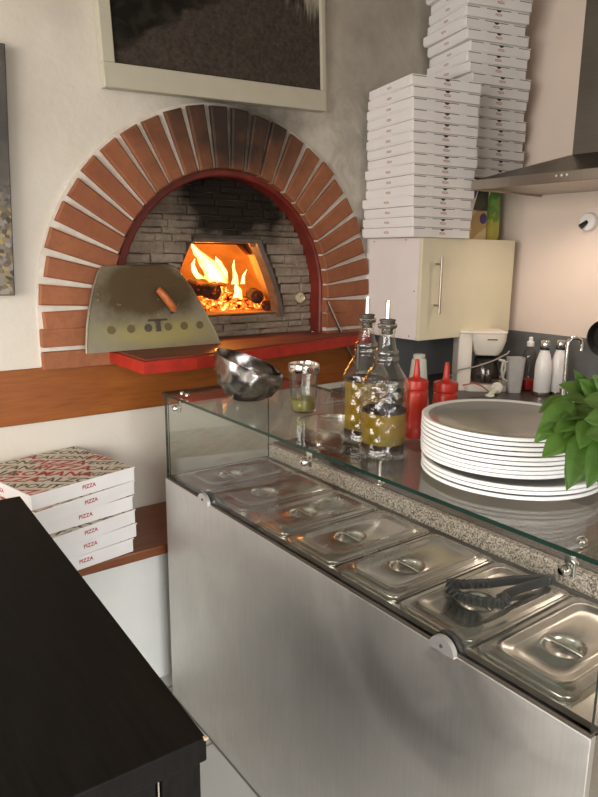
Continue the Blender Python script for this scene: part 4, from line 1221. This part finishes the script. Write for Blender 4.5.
# red squeeze bottles
def squeeze(loc, r, h, label):
    e = empty('squeeze_bottle', loc, 0, label, 'bottle', 'red sauce squeeze bottles')
    MB().lathe([(r * 0.92, 0), (r, 0.004), (r, h * 0.30), (r * 0.985, h * 0.33), (r, h * 0.36), (r, h - 0.012), (r * 0.93, h - 0.003), (r * 0.86, h)], n=40).build('bottle_body', M['redplastic'], e, 50)
    b = MB().lathe([(r * 0.90, h - 0.001), (r * 1.0, h + 0.002), (r * 1.0, h + 0.018), (r * 0.96, h + 0.022), (r * 0.4, h + 0.027), (r * 0.30, h + 0.030), (r * 0.27, h + 0.04), (r * 0.17, h + 0.068), (r * 0.12, h + 0.071)], n=40)
    b.build('nozzle_cap', M['redplastic'], e, 40)
squeeze((1.139, 1.064, GT), 0.0285, 0.117, 'tall slim red squeeze bottle beside the oil bottles')
squeeze((1.235, 1.056, GT), 0.0300, 0.102, 'wider red squeeze bottle standing behind the white plates')

# plates
def plate_mesh(r):
    prof = [(0.0, 0.0), (r * 0.60, 0.0), (r * 0.64, 0.001), (r * 0.68, 0.0025), (r * 0.84, 0.0065), (r * 0.97, 0.0088), (r * 0.994, 0.0093), (r, 0.0108), (r * 1.0, 0.0148), (r * 0.992, 0.0160), (r * 0.97, 0.0152), (r * 0.92, 0.0130), (r * 0.82, 0.0098), (r * 0.66, 0.0062), (r * 0.58, 0.0052), (0.001, 0.0050)]
    b = MB(); b.lathe(prof[1:], n=72, cap0=True)
    o = b.build('dinner_plate', [M['porcelain'], M['grey_centre']], None, 60)
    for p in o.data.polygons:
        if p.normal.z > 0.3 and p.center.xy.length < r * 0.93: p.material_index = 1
    return o
pu = None
cnt = 0
names_u = ['lowest of the upper nine', 'second of the upper nine counted upward', 'third of the upper nine counted upward', 'fourth of the upper nine counted upward', 'middle one of the upper nine', 'fourth from the top', 'third from the top', 'second from the top', 'topmost']
lowlab = ['lowest wide white plate, lying on the glass shelf', 'second wide white plate up from the glass shelf', 'third wide white plate up, under the upper pile']
base = plate_mesh(0.175)
zz = GT
for i in range(3):
    o = base if i == 0 else base.copy()
    if i: COL.objects.link(o)
    o.location = (1.091 + (0, 0.002, -0.001)[i], 0.757 + (0, 0.001, -0.001)[i], zz)
    tag(o, lowlab[i], 'plate', 'white plates stacked on the glass shelf'); zz += 0.0094
zz += 0.0025
base2 = plate_mesh(0.165)
for i in range(9):
    o = base2 if i == 0 else base2.copy()
    if i: COL.objects.link(o)
    dx = (0.004, 0.002, 0.0, 0.001, 0.0, -0.002, -0.001, 0.0, 0.0)[i]
    o.location = (1.088 + dx, 0.772 + dx * 0.5, zz)
    tag(o, 'white porcelain plate in the pile, ' + names_u[i], 'plate', 'white plates stacked on the glass shelf'); zz += 0.0085
    if i == 4: zz += 0.0015

# basil plant
bp = empty('basil_plant', (1.215, 0.560, GT), 0, 'leafy green basil plant in a pot beside the white plates', 'plant')
O = Vector((1.215, 0.560, GT))
MB().lathe([(0.034, 0), (0.036, 0.004), (0.044, 0.075), (0.047, 0.076), (0.047, 0.086), (0.043, 0.086), (0.042, 0.076), (0.004, 0.074)], n=30).build('pot', M['terracotta'], bp, 40)
MB().lathe([(0.0415, 0.076), (0.03, 0.080), (0.004, 0.082)], n=20).build('soil', M['soil'], bp, 60)
def leaf(b, base, tip, wid, nrm, curl=0.15):
    base, tip = Vector(base), Vector(tip)
    d = tip - base; L = d.length; d.normalize()
    nrm = Vector(nrm); nrm = (nrm - d * nrm.dot(d)).normalized(); sd = d.cross(nrm)
    nu, nv = 10, 6
    G = []
    for i in range(nu + 1):
        u = i / nu
        w = wid * 0.5 * (math.sin(PI * min(1, u ** 0.80)) ** 0.85) * (1 - 0.25 * u) * 1.18
        droop = -curl * L * (u * u) + curl * L * 0.6 * u
        row = []
        for j in range(nv + 1):
            v = j / nv * 2 - 1
            z = 0.35 * w * (abs(v) ** 1.2) - 0.22 * w * v * v * v * v + 0.05 * w * math.sin(u * 22) * abs(v) + 0.16 * w * (1 - min(1, abs(abs(v) - 0.5) * 2.2))
            row.append(b.bm.verts.new(base + d * (u * L) + sd * (v * w) + nrm * (z + droop)))
        G.append(row)
    for i in range(nu):
        for j in range(nv):
            b.bm.faces.new((G[i][j], G[i][j + 1], G[i + 1][j + 1], G[i + 1][j]))
def unproj(px, py, dist):
    d = RW @ Vector((px - 299.0, -(py - 398.5), -FPX)); return Vector((0, 0, H)) + d / FPX * dist
bl = MB()
rr = random.Random(9)
tocam = Vector((-0.7, -0.5, 0.5))
LV = [((573, 402), (536, 441), 27, 1.06), ((566, 396), (539, 412), 16, 1.10), ((575, 430), (543, 456), 26, 1.04), ((598, 408), (551, 402), 26, 1.09), ((562, 428), (541, 431), 15, 1.05),
      ((596, 430), (569, 486), 34, 1.01), ((582, 448), (567, 489), 20, 1.03), ((606, 436), (588, 488), 26, 0.99), ((600, 420), (580, 446), 30, 1.02), ((607, 450), (603, 492), 28, 1.0),
      ((590, 398), (560, 384), 22, 1.13), ((590, 404), (577, 370), 18, 1.14), ((604, 400), (581, 380), 24, 1.13), ((612, 395), (596, 376), 24, 1.12), ((612, 410), (585, 399), 28, 1.06),
      ((614, 424), (588, 418), 30, 1.02), ((612, 438), (586, 434), 24, 1.0), ((586, 415), (561, 418), 26, 1.06), ((585, 420), (556, 430), 24, 1.05), ((578, 412), (557, 440), 22, 1.06),
      ((606, 415), (618, 380), 24, 1.15), ((610, 430), (640, 420), 30, 1.08), ((610, 440), (635, 465), 30, 1.05), ((606, 425), (630, 395), 26, 1.2), ((600, 440), (585, 470), 26, 1.03), ((592, 424), (572, 462), 26, 1.05)]
cen = O + Vector((0, 0, 0.15))
for (bp_, tp_, wpx, dist) in LV:
    a = unproj(bp_[0], bp_[1], dist + 0.03); c = unproj(tp_[0], tp_[1], dist - 0.01)
    nr = tocam + Vector((rr.uniform(-.4, .4), rr.uniform(-.4, .4), rr.uniform(-.2, .5)))
    leaf(bl, a - O, c - O, wpx / FPX * dist, nr, rr.uniform(0.08, 0.25))
for k in range(34):
    t = rr.uniform(0, 6.28); r = rr.uniform(0.02, 0.075); zc_ = rr.uniform(0.10, 0.22)
    a = Vector((r * 0.3 * math.cos(t), r * 0.3 * math.sin(t), zc_)); d = Vector((math.cos(t), math.sin(t), rr.uniform(-0.3, 0.6))).normalized()
    leaf(bl, a, a + d * rr.uniform(0.05, 0.085), rr.uniform(0.03, 0.045), Vector((rr.uniform(-.4, .4), rr.uniform(-.4, .4), 1)), 0.2)
bl.build('foliage', M['leaf'], bp, 80)
b = MB()
for (bp_, tp_, wpx, dist) in LV:
    a = unproj(bp_[0], bp_[1], dist + 0.03) - O
    root = Vector((rr.uniform(-.02, .02), rr.uniform(-.02, .02), 0.078))
    mid = root.lerp(a, 0.5) + Vector((0, 0, 0.035))
    b.tube([root, mid, a], [0.0028, 0.0022, 0.0015], 6)
b.build('stems', M['stem'], bp, 60)
bp.children[-1].name = 'stem'

# ------------------------------------------------------------------ kitchen corner behind
WT = 0.90
kc = empty('kitchen_base_unit', (0, 0, 0), 0, 'dark kitchen base units in the corner behind the counter', 'cabinet')
MB().bx(2.26, XW - 0.003, -0.6, YW - 0.003, 0.08, 0.862).build('unit_body', M['base_unit'], kc)
MB().bx(1.93, 2.2595, 1.76, YW - 0.003, 0.08, 0.862).build('corner_body', M['base_unit'], kc)
MB().bx(2.30, XW - 0.003, -0.6, YW - 0.003, 0.0, 0.0795).build('toe_board', M['gasket'], kc)
wk = MB().prism([(2.22, -0.6), (XW - 0.002, -0.6), (XW - 0.002, YW - 0.002), (1.91, YW - 0.002), (1.91, 1.73), (2.22, 1.73)], 'z', 0.8625, WT).build('worktop', M['worktop'])
tag(wk, 'dark continuous worktop under the cream cabinet and hood', 'worktop')

# coffee maker
cm = empty('coffee_maker', (2.500, 1.935, WT + 0.0003), math.radians(-38), 'cream filter coffee maker with glass carafe on the dark worktop', 'coffee maker')
# local: -y faces the room, tower at the left (-x)
MB().rings([rrect(0.105, 0.078, 0.04, 40, 0.015, 0, z) for z in (0, 0.003, 0.026, 0.03)]).build('base_plate', M['cream_plastic'], cm, 40)
b = MB(); b.rings([rrect(0.032, 0.068, 0.015, 32, -0.088, 0.01, z) for z in (0.0, 0.12, 0.262)]); b.build('water_tower', M['cream_plastic'], cm, 40)
b = MB()
b.rings([rrect(a, c, 0.035, 40, 0.02, 0, z) for a, c, z in ((0.055, 0.048, 0.163), (0.066, 0.06, 0.185), (0.078, 0.068, 0.23), (0.080, 0.070, 0.262))]); b.build('brew_head', M['cream_plastic'], cm, 40)
MB().bx(-0.118, 0.096, -0.066, 0.074, 0.262, 0.275, 0.006).build('top_cover', M['cream_plastic'], cm)
cf = MB().lathe([(0.05, 0.031), (0.062, 0.036), (0.068, 0.06), (0.066, 0.09), (0.056, 0.125), (0.052, 0.135), (0.050, 0.135), (0.063, 0.09), (0.065, 0.06), (0.058, 0.04)], c=(0.022, -0.002, 0), n=36).build('carafe', M['carafe'], cm, 50)
b = MB().lathe([(0.054, 0.131), (0.056, 0.134), (0.056, 0.142), (0.045, 0.149), (0.004, 0.150)], c=(0.022, -0.002, 0), n=30); b.build('carafe_lid', M['black_plastic'], cf, 40)
b = MB(); b.tube([(0.072, -0.002, 0.137), (0.105, -0.002, 0.132), (0.115, -0.002, 0.10), (0.105, -0.002, 0.06), (0.086, -0.002, 0.052)], 0.007, 10); b.build('carafe_handle', M['cream_plastic'], cf, 60)
MB().bx(0.005, 0.05, -0.0705, -0.066, 0.235, 0.240, 0.0005).build('name_mark', M['slot'], cm)
b = MB(); b.tube([(-0.12, -0.03, 0.02), (-0.16, -0.05, 0.06), (-0.12, -0.085, 0.10), (-0.05, -0.105, 0.12), (0.03, -0.11, 0.15), (0.09, -0.10, 0.18), (0.10, -0.09, 0.19)], 0.0035, 8)
b.build('cord', M['grey_cord'], cm, 60)
# plug with its red lead
k = empty('power_plug', (2.435, 1.80, WT + 0.0003), math.radians(20), 'pale green white plug lying in front of the coffee maker', 'plug')
def bx_(pts, r): return MB().tube(pts, r, 14)
bx_([(-0.05, 0, 0.014), (0.02, 0, 0.016)], 0.012).build('plug_body', M['pale_green'], k, 50)
MB().lathe([(0.024, -0.012), (0.026, -0.008), (0.026, 0.008), (0.022, 0.014), (0.006, 0.015)], n=24, M=Matrix.Translation((0.032, 0, 0.026)) @ Matrix.Rotation(-PI / 2, 4, 'Y') @ Matrix.Rotation(PI, 4, 'X')).build('plug_head', M['cream_plastic'], k, 50)
b = MB(); b.tube([(-0.068 + 0.017 * math.cos(t), 0.0 + 0.017 * math.sin(t) * 0.9, 0.008) for t in [2 * PI * i / 20 for i in range(21)]], 0.005, 8); b.build('plug_loop', M['pale_green'], k, 60)
b = MB(); b.tube([(-0.045, 0.012, 0.02), (-0.09, 0.03, 0.05), (-0.14, 0.05, 0.07), (-0.17, 0.09, 0.06)], 0.003, 8); b.build('lead', M['red_cord'], k, 60)

# frosted jug
k = empty('frosted_jug', (2.560, 1.790, WT + 0.0003), math.radians(-36), 'tall frosted grey plastic jug beside the coffee maker', 'jug')
rg = [rrect(a * 0.82, a * 0.7, 0.014, 40, 0, 0, z) for a, z in ((0.034, 0), (0.036, 0.004), (0.046, 0.155), (0.0475, 0.160), (0.0455, 0.160), (0.034, 0.006))]
MB().rings(rg).build('jug_body', M['frosted'], k, 40)
b = MB(); b.tube([(-0.036, 0, 0.14), (-0.058, 0, 0.135), (-0.062, 0, 0.10), (-0.052, 0, 0.06), (-0.031, 0, 0.05)], 0.006, 10); b.build('jug_handle', M['frosted'], k, 60)
# soap bottle
k = empty('soap_bottle', (2.655, 1.785, WT + 0.0003), 0, 'clear dish soap bottle with pale cap between jug and flasks', 'bottle')
MB().lathe([(0.032, 0), (0.034, 0.004), (0.034, 0.10), (0.031, 0.135), (0.032, 0.155), (0.024, 0.185), (0.013, 0.20), (0.012, 0.208)], n=30).build('bottle_body', M['soap_plastic'], k, 50)
MB().lathe([(0.030, 0.004), (0.032, 0.008), (0.032, 0.050), (0.02, 0.052)], n=30).build('red_soap', M['fabric_red'], k, 50)
MB().lathe([(0.016, 0.205), (0.0165, 0.207), (0.0165, 0.225), (0.010, 0.229), (0.009, 0.245), (0.006, 0.248)], n=20).build('cap', M['white_plastic'], k, 40)
# flasks
def flask(loc, label):
    e = empty('vacuum_flask', loc, 0, label, 'flask', 'white steel capped flasks')
    MB().lathe([(0.034, 0.018), (0.0362, 0.020), (0.0362, 0.125), (0.033, 0.155), (0.025, 0.185), (0.0205, 0.198), (0.02, 0.206)], n=36).build('flask_body', M['flask_white'], e, 50)
    MB().lathe([(0.0335, 0), (0.0355, 0.003), (0.0362, 0.0185), (0.030, 0.019)], n=36).build('steel_foot', M['chrome'], e, 40)
    MB().lathe([(0.0205, 0.2055), (0.0215, 0.206), (0.0215, 0.214), (0.018, 0.2145)], n=30).build('black_collar', M['black_plastic'], e, 40)
    MB().lathe([(0.0195, 0.214), (0.0205, 0.216), (0.020, 0.242), (0.017, 0.246), (0.003, 0.247)], n=30).build('flask_cap', M['chrome'], e, 40)
flask((2.600, 1.674, WT + 0.0003), 'white vacuum flask with steel cap, beside the soap bottle')
flask((2.668, 1.640, WT + 0.0003), 'white vacuum flask with steel cap, beside the faucet')
# faucet
k = empty('kitchen_faucet', (2.603, 1.568, WT + 0.0002), 0, 'chrome swan neck faucet rising behind the basil', 'faucet')
b = MB(); b.tube([(0, 0, 0.0), (0, 0, 0.235), (0.002, -0.002, 0.255), (0.012, -0.010, 0.268), (0.030, -0.022, 0.270), (0.044, -0.030, 0.262), (0.050, -0.034, 0.245), (0.050, -0.034, 0.215)], [0.0105, 0.0105, 0.010, 0.010, 0.010, 0.010, 0.010, 0.0115], 14); b.build('spout', M['chrome'], k, 60)
MB().lathe([(0.026, 0), (0.026, 0.006), (0.019, 0.012), (0.019, 0.05), (0.012, 0.056)], n=24).build('faucet_body', M['chrome'], k, 40)
MB().tube([(0, -0.018, 0.035), (-0.01, -0.05, 0.055), (-0.015, -0.075, 0.075)], [0.007, 0.006, 0.008], 10).build('lever', M['chrome'], k, 60)
# milky cone bottle
k = empty('plastic_funnel_bottle', (2.00, 1.86, WT + 0.0003), 0, 'milky tapered plastic bottle behind the red squeeze bottles', 'bottle')
MB().lathe([(0.046, 0), (0.048, 0.004), (0.030, 0.185), (0.028, 0.19), (0.0235, 0.192)], n=30).build('bottle_body', M['frost_white'], k, 50)
MB().lathe([(0.0235, 0.1915), (0.025, 0.194), (0.024, 0.21), (0.004, 0.212)], n=24).build('cap', M['frost_white'], k, 50)
# round fitting on the wall
k = empty('round_wall_fitting', (XW - 0.0005, 1.640, 1.658), 0, 'round white wall fitting with small black knob under the hood', 'fitting')
RY = Matrix.Rotation(-PI / 2, 4, 'Y')
MB().lathe([(0.038, 0), (0.040, 0.004), (0.039, 0.016), (0.035, 0.022), (0.004, 0.024)], n=36, M=RY).build('cover', M['white_plastic'], k, 40)
MB().tube([(-0.02, 0.0, 0.0), (-0.042, 0.018, -0.022)], [0.009, 0.012], 14).build('knob', M['black_plastic'], k, 50)
# black pan hung on the wall
k = empty('hanging_pan', (XW - 0.014, 1.492, 1.165), 0, 'black round pan hanging on the wall at the right edge', 'pan')
MB().lathe([(0.058, 0.0), (0.066, 0.002), (0.078, 0.035), (0.080, 0.035), (0.079, 0.038), (0.075, 0.036), (0.064, 0.005), (0.004, 0.004)], n=40, M=RY).build('pan_body', M['black_plastic'], k, 40)
MB().tube([(-0.032, -0.07, 0.0), (-0.036, -0.15, 0.03), (-0.03, -0.22, 0.06)], [0.009, 0.010, 0.008], 10).build('pan_handle', M['black_plastic'], k, 60)

# range hood
hd = empty('range_hood', (0, 0, 0), 0, 'steel chimney range hood on the right wall above the kitchen', 'hood')
HX, HY0, HY1 = 2.315, 1.00, 1.905
b = MB()
z0, z1 = 1.778, 1.818
for (x0, x1, y0, y1) in ((HX, HX + 0.02, HY0, HY1), (HX + 0.02, XW - 0.003, HY0, HY0 + 0.02), (HX + 0.02, XW - 0.003, HY1 - 0.02, HY1)): b.bx(x0, x1, y0, y1, z0, z1, 0.002)
b.build('rim', M['hood_rim'], hd)
b = MB()
b.rings([[(HX + 0.004, HY0 + 0.004, z1), (XW - 0.003, HY0 + 0.004, z1), (XW - 0.003, HY1 - 0.004, z1), (HX + 0.004, HY1 - 0.004, z1)],
         [(2.500, 1.31, 1.90), (XW - 0.003, 1.31, 1.90), (XW - 0.003, 1.575, 1.90), (2.500, 1.575, 1.90)]])
b.build('canopy', M['hood_steel'], hd)
MB().bx(2.505, XW - 0.003, 1.315, 1.570, 1.90, ZC - 0.002, 0.002).build('chimney', M['hood_steel'], hd)
MB().bx(HX + 0.021, XW - 0.004, HY0 + 0.021, HY1 - 0.021, 1.786, 1.792).build('filter_plate', M['hood_rim'], hd)
for i in range(3):
    MB().lathe([(0.0045, 0), (0.004, 0.0015)], n=10, M=Matrix.Translation((HX, 1.508 - 0.022 * i, 1.803)) @ RY).build('button', M['led'], hd)

# ------------------------------------------------------------------ light
def area(name, loc, rot, sx, sy, col, e, spread=180):
    L = bpy.data.lights.new(name, 'AREA'); L.shape = 'RECTANGLE'; L.size = sx; L.size_y = sy; L.color = col; L.energy = e; L.spread = math.radians(spread)
    o = bpy.data.objects.new(name, L); COL.objects.link(o); o.location = loc; o.rotation_euler = rot; return o
def point(name, loc, col, e, r):
    L = bpy.data.lights.new(name, 'POINT'); L.color = col; L.energy = e; L.shadow_soft_size = r
    o = bpy.data.objects.new(name, L); COL.objects.link(o); o.location = loc; return o
area('window_daylight', (XL - 0.02, 0.35, 1.6), (0, math.radians(-80), 0), 1.65, 2.6, (1.0, 0.935, 0.875), 142)
area('shop_door_daylight', (-0.55, YF + 0.02, 1.15), (math.radians(60), 0, 0), 2.2, 2.0, (0.97, 0.98, 1.0), 75, 88)
def spot(name, loc, e, col):
    L = bpy.data.lights.new(name, 'SPOT'); L.energy = e; L.color = col; L.spot_size = math.radians(150); L.spot_blend = 0.8; L.shadow_soft_size = 0.03
    o = bpy.data.objects.new(name, L); COL.objects.link(o); o.location = loc; return o
spot('hood_lamp', (2.50, 1.60, 1.775), 7, (1.0, 0.80, 0.66)); spot('hood_lamp', (2.50, 1.25, 1.775), 7, (1.0, 0.80, 0.66))
point('fire_glow', (1.48, 2.72, 1.50), (1.0, 0.34, 0.045), 9, 0.06)
point('fire_glow_deep', (1.50, 2.95, 1.42), (1.0, 0.40, 0.06), 9, 0.1)
W = bpy.data.worlds.new('daylight'); S.world = W; W.use_nodes = True
bg = W.node_tree.nodes['Background']; bg.inputs[0].default_value = (0.95, 0.97, 1.0, 1); bg.inputs[1].default_value = 0.35

S.view_settings.view_transform = 'Standard'
S.view_settings.look = 'None'
S.view_settings.gamma = 1.0
S.view_settings.exposure = 0.0
S.view_settings.use_curve_mapping = False
S.cycles.max_bounces = 10
S.cycles.transparent_max_bounces = 24
S.cycles.use_denoising = True
S.cycles.sample_clamp_indirect = 6.0
